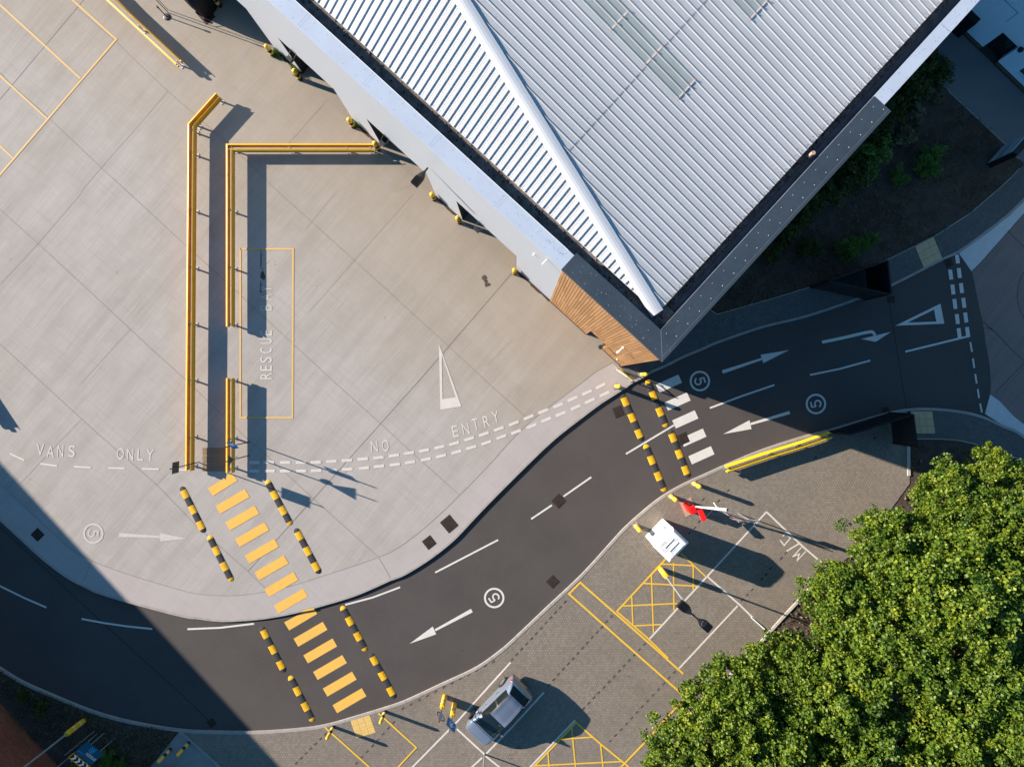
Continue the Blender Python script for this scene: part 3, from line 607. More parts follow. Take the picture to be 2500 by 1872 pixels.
dots((460, 230), (0, 728), 12); dots((860, 355), (320, 945), 14); dots((1145, 595), (620, 1150), 13); dots((1405, 835), (850, 1430), 13); dots((2075, 125), (1990, 212), 3)
dots((2050, 745), (1270, 1150), 12, (625, 1404)); dots((600, 1370), (350, 1620), 7, (625, 1404)); dots((1190, 1270), (870, 1620), 8, (625, 1404))
for c in ((1255, 300), (1130, 435), (935, 415), (880, 700), (825, 780), (755, 845), (1800, 1300), (1740, 1380), (1685, 1440), (1995, 1105), (1937, 1170)): quad_c(mb, A(1540, 1140, [c], 5.267)[0], (1, -1), .2, .1, ZK+.004)
for c in ((920, 470), (410, 640), (230, 1880)): quad_c(mb, A(1875, 936, [c])[0], (1, -1), .2, .1, ZK+.004)
struct(mb, 'marker_blocks', M['pave_block'], pav)
lines('paving_channel', [(A(1250, 936, [(1820, 740), (2025, 935), (2212, 1110)])+[(1900, 1274), (2012, 1379)], .03), (A(1250, 1404, [(-20, 730), (560, 1240), (1050, 1656)]), .025), (A(1250, 1404, [(610, 62), (1080, 480), (1440, 800)]), .02), (A(625, 1404, [(2140, 690), (2212, 735)]), .02)], M['joint'], pav, ZK+.0035)
sd = MB(); se = [P(x, y, ZK) for x, y in sedge[spl:spr]]; sd.strip(se, .012, ZK+.0035, -.34); struct(sd, 'border_joint', M['joint'], pav)
# tactile pads
def slabs(name, corner, du, dv2, nu, nv, mat, z, parent, gap=.012):
    mb = MB(); c = P(*corner, z); a = P(*du, z)-c; b = P(*dv2, z)-c
    for i in range(nu):
        for j in range(nv):
            p = [c+a*((i+x)/nu)+b*((j+y)/nv) for x, y in ((0, 0), (1, 0), (1, 1), (0, 1))]; m_ = sum(p, Vector())/4
            p = [q+(m_-q).normalized()*gap for q in p]; mb.prism([(q.x, q.y) for q in p], z-.012, z)
            e1 = (p[1]-p[0])/6; e2 = (p[3]-p[0])/6
            for k in range(5):
                for l in range(5):
                    q = p[0]+e1*(k+1)+e2*(l+1); mb.box((q.x, q.y, z+.002), (.03, .03, .008), math.atan2(e1.y, e1.x))
    return struct(mb, name, mat, parent)
slabs('tactile_paving', A(1875, 468, [(1272, 475)])[0], A(1875, 468, [(1432, 392)])[0], A(1875, 468, [(1348, 662)])[0], 3, 3, M['tactile'], ZK+.008, nf)
slabs('tactile_paving', A(1875, 936, [(1235, 240)])[0], A(1875, 936, [(1419, 240)])[0], A(1875, 936, [(1262, 432)])[0], 3, 3, M['tactile'], ZK+.008, fw)
slabs('tactile_paving', A(625, 1404, [(815, 1255)])[0], A(625, 1404, [(982, 1207)])[0], A(625, 1404, [(868, 1405)])[0], 3, 3, M['tactile_y'], ZK+.008, pav)
slabs('tactile_paving', (494, 1092), (553, 1092), (494, 1151), 4, 3, M['tactile_b'], ZK+.010, yard)
# stains
def blob(mb, c, rx, ry, rot, z, n=16, jag=.35):
    c = P(c[0], c[1], z); pts = []
    for i in range(n):
        a = 2*math.pi*i/n; r = 1+random.uniform(-jag, jag); x = rx*r*math.cos(a); y = ry*r*math.sin(a); pts.append((c.x+x*math.cos(rot)-y*math.sin(rot), c.y+x*math.sin(rot)+y*math.cos(rot), z))
    mb.poly(pts)
mb = MB(); c_ = A(625, 468, [(1975, 735), (1985, 775), (1997, 805), (1968, 745)])
for i, c in enumerate(c_): blob(mb, c, (.12, .1, .17, .14)[i], (.13, .15, .1, .08)[i], .4, ZK+.0122+.0006*i)
for c, r in (((895, 322), .03), ((925, 380), .02), ((995, 432), .035), ((1050, 398), .02), ((1113, 440), .02), ((970, 465), .025), ((950, 502), .02), ((1113, 490), .025), ((1022, 517), .02), ((1035, 570), .025), ((945, 545), .02), ((890, 560), .03), ((1900, 596), .02), ((1860, 868), .025), ((985, 115), .02), ((400, 405), .02), ((1173, 580), .02)):
    blob(mb, A(520, 580, [c], 7.36)[0], r, r*.8, .4, ZK+.0135, 8)
for c, a, b in (((862, 400), .03, .62), ((858, 860), .025, .28), ((895, 680), .13, .24), ((855, 965), .06, .07)): blob(mb, A(520, 580, [c], 7.36)[0], a, b, random.uniform(-.05, .1), ZK+.014, 14, .3)
mb2 = MB(); 
for c, a in (((1425, 500), .14), ((1350, 512), .03), ((1380, 540), .04), ((1325, 495), .03), ((1525, 622), .07), ((1012, 872), .1), ((1600, 270), .05), ((60, 1490), .14), ((35, 1525), .06), ((125, 1488), .04), ((2195, 1565), .0), ((725, 1580), .06)):
    if a: blob(mb2, A(1250, 1404, [c])[0], a, a*.7, -.5, ZK+.0045, 12, .4)
for c, a in (((1245, 1130), .16), ((1105, 1130), .05), ((1310, 1135), .05), ((1355, 1130), .06), ((1210, 1190), .07), ((1140, 1225), .1), ((1150, 1275), .1), ((555, 1210), .03)): blob(mb2, A(1040, 1620, [c], 5.53)[0], a, a*.6, .5, ZK+.0047, 12, .4)
for c, a in (((980, 650), .0), ): pass
struct(mb, 'oil_stain', M['stain'], yard); struct(mb2, 'oil_stain', M['stain2'], pav)
# ---------------------------------------------------------------- warehouse
ROT = Matrix.Rotation(math.atan2(u.y, u.x), 4, 'Z')
wh = thing('warehouse', 'large grey ribbed-roof warehouse with white walls and a timber-clad corner', 'warehouse', (O.x, O.y, 0))
# local frame: x = along u (s), y = -v so right-handed:  world = O + s*u + t*v ; u x v = -z
def L(s, t, z): return Vector((s*u.x+t*v_.x, s*u.y+t*v_.y, z))
def lbox(mb, s0, s1, t0, t1, z0, z1, m=0):
    mb.prism([L(s0, t0, 0)[:2], L(s1, t0, 0)[:2], L(s1, t1, 0)[:2], L(s0, t1, 0)[:2]], z0, z1, m)
ZT = 9.4; SB = 5.56
opens = [(8.19, 12.37), (14.45, 18.62), (20.9, 24.78), (26.96, 31.1), (33.2, 37.4), (39.6, 43.8)]; SE_ = 48.0
mb = MB(); lbox(mb, SB, SE_, .06, .30, 3.5, ZT-.03); prev = SB
for a, b in opens: lbox(mb, prev, a, .06, .30, .12, 3.5); prev = b
lbox(mb, prev, SE_, .06, .30, .12, 3.5); lbox(mb, .345, .58, 13.9, 50, .12, ZT-.045)
mb.build('wall', M['clad'], wh)
for a, b in opens:  # recess sides and ceiling of each van door
    mb = MB(); lbox(mb, a-.25, a-.002, .30, 2.4, .1, 3.5); lbox(mb, b+.002, b+.25, .30, 2.4, .1, 3.5); lbox(mb, a-.25, b+.25, .30, 2.4, 3.502, 3.7); dr_ = mb.build('door_recess', M['charcoal'], wh)
    for e_, f_ in ((b-.025, b-.001), (a+.001, a+.025)): mb = MB(); lbox(mb, e_, f_, .06, .32, .1, 3.5); mb.build('jamb_trim', M['black'], dr_)
for a, b in opens[:5]:
    mb = MB(); lbox(mb, a, b, 2.3, 2.4, .1, 3.5)
    for k in range(14): lbox(mb, a+.05, b-.05, 2.27, 2.3, .2+k*.235, .36+k*.235)
    mb.build('roller_door', M['grey_s'], wh)
    mb = MB(); lbox(mb, b-.004, b-.035, .9, 1.5, 1.1, 1.6); mb.build('control_panel', M['winglass'], wh)
prev = SB
for a, b in opens:
    mb = MB(); n_ = 14; q0, q1 = prev+.05, a-.02
    mb.prism([L(q0, .05, 0)[:2]]+[L(q0+(q1-q0)*k/n_, -.07-random.uniform(-.03, .04), 0)[:2] for k in range(n_+1)]+[L(q1, .05, 0)[:2]], .1, .115); prev = b
    mb.build('base_debris', M['dirt'], wh)
# timber: vertical boards
mb = MB(); att = []
def board(s0, s1, z0, z1, tn, side=0):
    k = len(mb.f)
    if side == 0: lbox(mb, s0, s1, -.0-random.uniform(0, .006), .04, z0, z1)
    else:
        d = random.uniform(0, .006); mb.prism([L(0-d, s0, 0)[:2], L(0-d, s1, 0)[:2], L(.04, s1, 0)[:2], L(.04, s0, 0)[:2]], z0, z1)
    att.extend([tn]*(len(mb.f)-k))
DOOR = (1.62, 2.72)
def boards(a, b, side):
    s = a; i = 0
    while s < b-.02:
        z = .22
        if side == 0 and DOOR[0]-.1 < s+.07 < DOOR[1]: z = 2.15
        z += 0; first = True
        while z < ZT-.07:
            z2 = min(ZT-.06, z+(random.uniform(.5, 2.6) if first else random.uniform(1.2, 2.8))); first = False
            board(s, min(s+.122, b), z, z2-.004, random.random(), side); z = z2
        s += .142
boards(.02, SB-.02, 0); boards(.02, 13.8, 1)
tw = mb.build('timber_cladding', M['timber'], wh)
a_ = tw.data.attributes.new('board', 'FLOAT', 'FACE'); a_.data.foreach_set('value', att)
mb = MB(); lbox(mb, .0425, SB-.01, .042, .3, 2.15, ZT-.05); lbox(mb, .0425, DOOR[0], .042, .3, .12, 2.15); lbox(mb, DOOR[1], SB-.01, .042, .3, .12, 2.15); lbox(mb, .0425, .3, .301, 13.88, .12, ZT-.05); mb.build('backing_wall', M['timber_gap'], wh)
mb = MB(); lbox(mb, DOOR[0]-.0, DOOR[1]+.0, .5, .55, .1, 2.1); mb.build('side_door', M['charcoal'], wh)
mb = MB(); lbox(mb, -.03, DOOR[0]-.02, -.03, .3, .1, .2); lbox(mb, DOOR[1]+.02, SB+.02, -.03, .3, .1, .2); mb.build('base_trim', M['charcoal'], wh)
mb = MB(); mb.tube(L(1.75, -.02, 2.2), L(1.75, -.28, 2.2), .025); mb.tube(L(1.75, -.28, 2.28), L(1.75, -.28, 2.1), .1, .13); mb.build('door_lamp', M['charcoal'], wh)
# copings
WC = MB(); lbox(WC, SB, SE_, -.04, .72, ZT-.04, ZT); lbox(WC, .32, .88, 13.861, 50, ZT-.04, ZT)
mb = MB()
lbox(mb, -.06, SB+.0, -.06, .86, ZT-.16, ZT+.012)
mb.prism([L(s, t, 0)[:2] for s, t in ((-.06, .861), (.86, .861), (.86, 13.86), (-.06, 13.86))], ZT-.16, ZT+.012)
def dotp(s, t, z, r=.012): mb.tube(L(s, t, z), L(s, t, z+.01), r, r*.6, 8, 1)
for i in range(19): dotp(.22, 1.1+i*.70, ZT+.012, .019); dotp(.60, .9+i*.70, ZT+.012, .015)
for i in range(8): dotp(.5+i*.66, .15, ZT+.012, .012)
for i in range(30): dotp(random.uniform(-.02, 5.4), random.uniform(0, .8), ZT+.012, random.choice((.006, .009, .012)))
mb.build('grey_coping', [M['coping_d'], M['rivet']], wh)
mb = WC
for i in range(60): dotp(SB+.4+i*.7, .14, ZT, .012); dotp(SB+.3+i*.7, .55, ZT, .012)
for s0 in (9.2, 12.9, 16.6, 20.2, 23.9, 27.6, 31.3, 35, 38.6):
    for k in range(7): dotp(s0+.0, .06+k*.1, ZT, .011); dotp(s0+.13, .06+k*.1, ZT, .011)
for k in range(8): dotp(.36+k*.065, 17.9, ZT, .013)
for k in range(46): dotp(random.uniform(.35, .85), random.uniform(13.9, 23), ZT, random.choice((.008, .012, .016)))
for k in range(40): dotp(random.uniform(5.8, 8.5), .45+random.gauss(0, .06), ZT, random.uniform(.006, .014))
mb.build('white_coping', [M['coping_w'], M['rivet_d']], wh)
mb = MB(); lbox(mb, 5.9, SE_, .70, .7205, ZT-.02, ZT+.004); mb.build('coping_lip', M['white'], wh)
mb = MB(); mb.poly([L(.865, .865, ZT+.02), L(.865, 13.8, ZT+.02), L(.88, 13.8, ZT+.02), L(.88, .865, ZT+.02)]); mb.poly([L(-.05, -.05, ZT+.0145), L(-.04, -.06, ZT+.0145), L(.87, .85, ZT+.0145), L(.86, .86, ZT+.0145)])
mb.poly([L(.07, .1, ZT+.0145), L(.07, 13.8, ZT+.0145), L(.078, 13.8, ZT+.0145), L(.078, .1, ZT+.0145)]); mb.build('coping_seam', M['grey_s'] if False else simple('pale_sealant', (.20, .22, .26), .6), wh)
# gutter
GU = MB(); lbox(GU, 1.9, SE_, .30, 1.9, 8.55, 8.90); lbox(GU, .86, 1.9, .30, 1.9, 8.55, 8.90); lbox(GU, .59, 1.9, 1.901, 50, 8.55, 8.74)
mb = MB(); lbox(mb, .863, SE_, .66, .70, 8.91, ZT-.045); lbox(mb, .80, .84, .9, 50, 8.745, ZT-.045)
lbox(mb, .845, 1.10, 1.95, 50, 8.745, 8.77); mb.build('gutter_lining', M['gutter_in'], wh)
mb = MB(); c = P(1979, 379, 9.0)-Vector((O.x, O.y, 0)); c.z = 8.9
mb.tube(c, c+Vector((0, 0, .35)), .085, .085, 18); mb.build('outlet_cap', M['pad'], wh)
mb = GU
for i in range(900):
    if random.random() < .45: s, t = random.uniform(1.0, 26), random.gauss(1.15, .1)
    else: s, t = random.gauss(1.22, .09), random.uniform(1.0, 24)
    r = random.uniform(.015, .06); c = L(s, t, 8.90 if t < 1.7 else 8.74); mb.tube(c, c+Vector((0, 0, r*.8)), r, r*.4, 5, random.choice((0, 0, 1)))
mb.build('gutter', [M['gutter'], simple('gutter_moss', (.05, .038, .03), .95)], wh)
# roof planes
TL = .4213; TR = .1051; S0, T0, ZE = 1.40, 1.34, 9.1
def zl(t): return ZE+TL*(t-T0)
def zr(s): return ZE+TR*(s-S0)
HK = TR/TL
def ht(s): return T0+HK*(s-S0)
def hs(t): return S0+(t-T0)/HK
SMAX, TMAX = 44.0, 34.0
mb = MB()
mb.poly([L(S0, T0, ZE), L(SMAX, T0, ZE), L(SMAX, ht(SMAX), zl(ht(SMAX)))])
mb.poly([L(S0, T0, ZE), L(SMAX, ht(SMAX), zr(SMAX)), L(SMAX, TMAX, zr(SMAX)), L(S0, TMAX, ZE)])
mb.poly([L(S0, T0, ZE-.06), L(SMAX, T0, ZE-.06), L(SMAX, T0, ZE), L(S0, T0, ZE)]); mb.poly([L(S0, T0, ZE-.06), L(S0, TMAX, ZE-.06), L(S0, TMAX, ZE), L(S0, T0, ZE)])
nl = Vector((0, 0, 1))
def rib(a, b, side, hw, tw_, h):  # trapezoid rib from a to b, side vector in plane
    up = (b-a).cross(side).normalized(); up = up if up.z > 0 else -up
    o = [a-side*hw, a-side*tw_+up*h, a+side*tw_+up*h, a+side*hw]; o2 = [p+(b-a) for p in o]
    mb.add(o+o2, [(0, 1, 5, 4), (1, 2, 6, 5), (2, 3, 7, 6), (0, 3, 2, 1), (4, 5, 6, 7)])
s = S0+.17
while s < SMAX:
    te = ht(s); a = L(s, T0, ZE); b = L(s, te, zl(te)); rib(a, b, u, .042, .022, .045)
    for q in (.095, .17, .24):
        s2 = s+q; te2 = ht(s2); rib(L(s2, T0, ZE), L(s2, te2, zl(te2)), u, .012, .004, .007)
    s += .3333
t = T0+.2
while t < TMAX:
    se_ = min(hs(t), SMAX); rib(L(S0, t, ZE), L(se_, t, zr(se_)), v_, .036, .016, .042)
    for q in (.11, .17, .225):
        t2 = t+q; se2 = min(hs(t2), SMAX); rib(L(S0, t2, ZE), L(se2, t2, zr(se2)), v_, .012, .004, .006)
    t += .3333
RF = mb
# hip cap
mb = MB(); sm = SMAX-1; a = Vector(L(S0-.02, T0-.02, ZE+.06)); b = L(sm, ht(sm), zr(sm)+.085)
a2 = L(S0, T0, ZE+.085); dh = (b-a2).normalized(); nh = Vector((-dh.y, dh.x, 0)).normalized()
if nh.dot(v_) < 0: nh = -nh
def capx(c): return [c-nh*.27+Vector((0, 0, -.155)), c-nh*.265+Vector((0, 0, -.115)), c-nh*.12+Vector((0, 0, -.02)), c, c+nh*.12+Vector((0, 0, .0)), c+nh*.27+Vector((0, 0, -.015)), c+nh*.275+Vector((0, 0, -.05))]
r1 = capx(a2); r2 = capx(b); mb.add(r1+r2, [(i, i+1, 8+i, 7+i) for i in range(6)]+[tuple(range(7))]); mb.build('hip_cap', M['cap'], wh, smoothf=False)
mb = MB()
for k in range(1, 14):
    c = a2.lerp(b, k*3.0/(b-a2).length) if k*3 < (b-a2).length else None
    if c is not None: mb.strip([c-nh*.27-dh*0, c+nh*.27], .02, c.z+.004)
# lap line across the shallow slope
def rp(s, t, dz=.0): return L(s, t, zr(s)+dz)
mb = MB(); t = ht(8.5)+.35
while t < TMAX:
    mb.poly([rp(8.5, t, .010), rp(8.5, t+.333, .010), rp(8.525, t+.333, .010), rp(8.525, t, .010)])
    for q in (.03, .11, .17, .225):
        mb.poly([rp(8.5-.02-.02*random.random(), t+q, .011), rp(8.5, t+q+.012, .011), rp(8.56+.03*random.random(), t+q+.006, .011), rp(8.5, t+q-.004, .011)])
    t += .3333
mb.build('sheet_lap', simple('lap_dark_strip', (.16, .17, .20), .8), wh)  # thin dark strip along the lap joint
# rooflights
for (s0, s1, t0, end) in ((10.44, 12.36, 8.20, 0), (8.53, 10.42, 8.20, 0), (6.66, 8.51, 8.20, 1), (6.67, 8.6, 12.54, 1), (8.62, 10.5, 12.54, 0), (12.38, 14.3, 8.20, 0)):
    mb = MB(); t1 = t0+1.06; e = .012
    mb.poly([rp(s0, t0, .014), rp(s1, t0, .014), rp(s1, t1, .014), rp(s0, t1, .014)])
    mb.poly([rp(s0, t0, .0), rp(s0, t1, .0), rp(s0, t1, .014), rp(s0, t0, .014)])
    tr = T0+.2; 
    while tr < t0-.05: tr += .3333
    q = [tr+.3333*i for i in range(4) if tr+.3333*i < t1+.03]
    for k in q: rib(rp(s0, k, .006), rp(s1, k, .006), v_, .045, .020, .046)
    for k in range(len(q)-1):
        for z_ in (.11, .17, .225): rib(rp(s0, q[k]+z_, .014), rp(s1, q[k]+z_, .014), v_, .010, .004, .004)
    rl_ = mb.build('rooflight', M['rooflight'], wh)
    mb = MB(); mb.poly([rp(s0+.01, t0, .021), rp(s0+.01, t1, .021), rp(s0+.10, t1, .021), rp(s0+.10, t0, .021)]); 
    for k in range(4): c = rp(s0+.04, t0+.01+k*.347, .05); mb.tube(c, c+Vector((0, 0, .02)), .026, .018, 8, 1)
    mb.build('end_strip', [M['rl_end'], M['red_s']], rl_)
    if end:
        mb = MB()
        for k in range(12): mb.poly([rp(s0-.005, t0+k*.088, .024), rp(s0-.005, t0+k*.088+.07, .024), rp(s0+.05, t0+k*.088+.035, .024)])
        mb.build('profile_filler', M['black'], rl_)
mb = RF; M_ = 1
for k in range(240):
    s, t = random.uniform(2, 26), 0; t = random.uniform(ht(s)+.5, 24); r = random.uniform(.006, .016); c = rp(s, t, .003); mb.tube(c, c+Vector((0, 0, .004)), r, r, 6, 1)
   # lichen and dirt at the sheet ends above the gutter
for k in range(900):
    t = random.uniform(1.8, 26); s = S0+abs(random.gauss(0, .12)); r = random.uniform(.006, .02); c = rp(s, t, .004); mb.tube(c, c+Vector((0, 0, .003)), r, r*.8, 5, 2)
for k in range(250):
    s = random.uniform(1.8, 30); t = T0+abs(random.gauss(0, .07)); r = random.uniform(.005, .014); c = L(s, t, zl(t)+.004); mb.tube(c, c+Vector((0, 0, .003)), r, r*.8, 5, 2)
mb.build('roof', [M['roof'], M['rivet_d'], simple('lichen_dirt', (.16, .14, .115), .95)], wh)
# lanterns
def lantern_mesh():
    b = MB(); o = [(0, .03), (.18, .035), (.27, .07), (.36, .125), (.46, .165), (.58, .185), (.97, .18)]
    top = [(x, y, .0) for x, y in o]; 
    n = len(o); vs = []
    for x, y in o:
        h = .05+.05*min(1, x/.4); vs += [(x, y, -h*.6), (x, y*.8, h*.5), (x, 0, h*.62), (x, -y*.8, h*.5), (x, -y, -h*.6)]
    fs = []
    for i in range(n-1):
        for j in range(5): a = i*5+j; b2 = i*5+(j+1) % 5; fs.append((a, b2, b2+5, a+5))
    fs += [(0, 4, 3, 2, 1), tuple((n-1)*5+k for k in range(5))]
    b.add(vs, fs); return b
def lantern_fins():
    b = MB()
    for k in range(7): b.box((.76, -.15+k*.05, .075), (.38, .016, .05))
    return b
def lantern(parent, loc, ang, sc_=1.0):
    o = lantern_mesh().build('lantern', M['black'], parent); o.location = loc; o.rotation_euler = (0, 0, ang); o.scale = (sc_,)*3
    f = lantern_fins().build('cooling_fins', M['black'], o); return o
p1 = L(13.86, .0, 5.5); lantern(wh, p1, math.atan2(-v_.y, -v_.x)+.05, 1.12)
for px, py in ((721, 130), (948, 335), (1180, 543)):
    q = P(px, py, 3.55)-Vector((O.x, O.y, 0)); s = q.x*u.x+q.y*u.y; b = MB()
    lbox(b, s-.16, s+.16, -.42, -.24, 3.45, 3.62); f = b.build('floodlight', M['charcoal'], wh)
    b = MB()
    for q_ in (-.18, .18): b.tube(L(s+q_, .06, 3.75), L(s+q_, -.33, 3.5), .012, .012, 6)
    b.tube(L(s-.18, .04, 3.75), L(s+.18, .04, 3.75), .012, .012, 6); b.build('bracket', M['grey_s'], f)
b = MB(); b.tube(L(1.15, 0, 5.35), L(1.15, -.32, 5.25), .028); b.tube(L(1.15, -.25, 5.22), L(1.15, -.36, 5.12), .05, .06, 14); b.box(L(1.15, -.03, 5.35), (.08, .08, .1), SA); b.build('camera_bracket', M['white'], wh)
b = MB(); b.tube(L(.55, -.01, 1.0), L(.55, -.05, 1.3), .03); b.build('wall_fitting', M['white'], wh)
b = MB(); b.box(L(6.4, -.12, 8.4), (.05, .30, .06), SA); b.build('wall_fitting', M['white'], wh)
b = MB(); b.box(L(7.1, .0, 7.3), (.06, .12, .06), SA); b.build('wall_fitting', M['white'], wh)
# ---------------------------------------------------------------- office building, top right
w0 = P(2350, 85, 0); w1 = P(2500, 229, 0); du = (w1-w0).normalized(); nn = Vector((-du.y, du.x, 0)); nn = -nn if nn.x*1+nn.y*1 < 0 else nn
of = thing('office_building', 'white rendered office wall, tinted blue as in shade, with dark doorways in the top right corner', 'building', w0)
def Q(a, b, z): return du*a+nn*b+Vector((0, 0, z))
def qbox(mb, a0, a1, b0, b1, z0, z1): mb.prism([Q(a0, b0, 0)[:2], Q(a1, b0, 0)[:2], Q(a1, b1, 0)[:2], Q(a0, b1, 0)[:2]], z0, z1)
dp = (P(2390, 122, 0)-w0).dot(du); d1 = dp-.0; d2 = d1+1.18
mb = MB(); qbox(mb, -14, d1, 0, 9, .3, 8.0); qbox(mb, d2, 3.6, 0, 9, .3, 8); qbox(mb, d1, d2, .5, 9, .1, 8); qbox(mb, d1, d2, 0, .5, 1.65, 8); qbox(mb, 3.6, 7.5, 0, 9, .3, .55); qbox(mb, 3.6, 7.5, 0, 9, 1.75, 8); qbox(mb, 3.6, 7.5, .3, 9, .55, 1.75); qbox(mb, 7.5, 20, 0, 9, .3, 8); mb.build('wall', M['bwall'], of)
mb = MB(); qbox(mb, -14, d1-.02, -.03, 0, .09, .3); qbox(mb, d2+.02, 20, -.03, 0, .09, .3); mb.build('plinth', M['plinth'], of)
mb = MB(); qbox(mb, d1, d2, .42, .5, .1, 1.65); dr = mb.build('door', M['fence2'], of); mb = MB(); qbox(mb, d1+.55, d1+.8, .40, .42, .9, 1.5); qbox(mb, d1+.85, d1+1.0, .40, .42, .7, 1.3); mb.build('door_glazing', M['winglass'], dr)
mb = MB(); qbox(mb, 3.6, 7.5, .22, .3, .55, 1.75); wn = mb.build('window', M['fence2'], of)
mb = MB()
for k in range(4): qbox(mb, 3.7+k*.95, 4.55+k*.95, .20, .22, .65, 1.65)
mb.build('pane', M['winglass'], wn)
mb = MB(); c = Q(d2+.15, -.1, 1.75); mb.lathe(c, [(.02, -.1), (.13, -.08), (.15, 0), (.12, .07), (.02, .09)], 14); mb.build('wall_lamp', M['black'], of)
e0 = (P(2318, 98, 0)-w0).dot(du); mb = MB(); qbox(mb, e0-1.2, e0+.28, -.42, .0, .09, 1.35); mb.build('porch_cupboard', M['fence'], of)
mb = MB(); qbox(mb, -14, 20, -.05, .25, 8, 8.1); mb.build('roof_edge', M['grey_s'], of)
mb = MB(); qbox(mb, -.2, .9, -.012, 0, 2.9, 2.92); qbox(mb, .9, .92, -.012, 0, 2.2, 2.92); mb.build('render_joint', M['grey_s'], of)
# brick building at the lower left (only its wall shows); it also throws the big shadow
b0 = P(0, 1709, 0); b1 = P(150, 1872, 0); bd = (b1-b0).normalized(); bn = Vector((bd.y, -bd.x, 0)); bn = bn if bn.x < 0 else -bn
bb = thing('brick_building', 'red brick building wall at the lower left corner', 'building', b0, math.atan2(bd.y, bd.x))
HB = 7.0
mb = MB(); mb.prism([(-60, 0), (30, 0), (30, -14), (-60, -14)], .05, HB); mb.build('wall', M['brick'], bb)
mb = MB(); mb.prism([(-60.1, .06), (30.1, .06), (30.1, -14), (-60.1, -14)], HB, HB+.12); mb.build('roof', M['grey_s'], bb)
# ---------------------------------------------------------------- yellow guard rails
def rail(label, pts, posts, mat, closed_ends=True, zt=.73, cat='guard rail', grp='yellow steel guard rails', wfoot=True, sides=(1, -1)):
    c = P(*pts[0], zt); t = thing('guard_rail', label, cat, (c.x, c.y, ZK), 0, grp)
    o = Vector((c.x, c.y, 0)); w_ = [P(x, y, zt)-o for x, y in pts]
    prof = [(.105, zt-.0), (.155, zt-.012), (.205, zt-.05), (.205, zt-.095), (.125, zt-.13), (.125, zt-.17), (.205, zt-.205), (.205, zt-.25), (.155, zt-.30), (.105, zt-.315)]
    for sgn in sides:
        mb = MB(); rows = []
        for off, z in prof:
            v = [Vector((p.x, p.y)) for p in w_]; row = []
            for i in range(len(v)):
                d1 = (v[i]-v[i-1]).normalized() if i else (v[1]-v[0]).normalized(); d2 = (v[i+1]-v[i]).normalized() if i < len(v)-1 else d1
                n_ = Vector((-(d1.y+d2.y), d1.x+d2.x)).normalized(); k = 1/max(.5, n_.dot(Vector((-d2.y, d2.x)))); q = v[i]+n_*k*off*sgn; row.append((q.x, q.y, z-ZK))
            rows.append(row)
        n_ = len(w_); vs = [p for r_ in rows for p in r_]
        mb.add(vs, [(a*n_+i, a*n_+i+1, (a+1)*n_+i+1, (a+1)*n_+i) for a in range(len(rows)-1) for i in range(n_-1)])
        ob = mb.build('rail_beam', mat, t, smoothf=False); m_ = ob.modifiers.new('solid', 'SOLIDIFY'); m_.thickness = .008; m_.offset = 0
    for i in range(len(w_)-1):
        d = (w_[i+1]-w_[i]); Lg = d.length; d = d.normalized(); n_ = Vector((-d.y, d.x, 0)); k = 1.6
        while k < Lg:
            for sgn in sides: c = w_[i]+d*k+n_*sgn*.115; mb = MB(); mb.box((c.x, c.y, zt-ZK-.01), (.30, .035, .02), math.atan2(d.y, d.x)); mb.build('splice_plate', mat, t)
            k += 3.2
    for px, py in posts:
        b = P(px, py, zt)-o; best = None
        for i in range(len(w_)-1):
            d = w_[i+1]-w_[i]; k = max(0, min(1, (b-w_[i]).dot(d)/d.length_squared)); q = w_[i]+d*k
            if best is None or (q-b).length < best[0]: best = ((q-b).length, q, d)
        q = best[1]; an = math.atan2(best[2].y, best[2].x); mb = MB(); mb.box((q.x, q.y, .29), (.09, .06, .54), an); po = mb.build('post', M['galv'], t)
        mb = MB(); mb.box((q.x, q.y, .008), (.26, .26, .015), an)
        for a_ in (-.09, .09):
            for b_ in (-.09, .09): e = Matrix.Rotation(an, 3, 'Z')@Vector((a_, b_, 0)); mb.tube((q.x+e.x, q.y+e.y, .015), (q.x+e.x, q.y+e.y, .05), .014, .014, 6)
        mb.build('base_plate', M['galv'], po)
    return t
rail('long yellow guard rail on the left with a bent upper end', [(531, 232), (466, 304.6), (463, 700), (460, 1149)], [(528, 236), (472, 298), (465, 314), (464, 370), (463.5, 510), (463, 651), (462, 790), (461.5, 929), (461, 1069), (460.5, 1141)], M['barrier_y'])
rail('L-shaped yellow guard rail running from the white wall down the walkway', [(912, 359), (559.5, 359), (559.5, 797)], [(903, 359), (845, 359), (705, 359), (563, 362), (559.5, 511), (559.5, 652), (559.5, 791)], M['barrier_y'])
rail('short yellow guard rail beside the blue pedestrian sign', [(559.8, 923), (559.5, 1154)], [(559.8, 929), (559.5, 1072), (559.5, 1146)], M['barrier_y'])
rail('yellow guard rail crossing the top left edge of the photo', [(-200+60, -420), (266, -4), (434, 152)], [(60, -170), (335, 60), (428, 147), (200, -62)], M['barrier_y'])
rail('bright yellow guard rail along the kerb of the block paving', [(1774, 1146), (1875, 1112), (1960, 1086), (2029, 1062)], [(1780, 1144), (1888, 1108), (1956, 1087), (2022, 1064)], M['barrier_y2'])
rail('yellow guard rail just outside the left edge of the photo', [(-140, 895), (-52, 1028)], [(-130, 910), (-58, 1020)], M['barrier_y'])
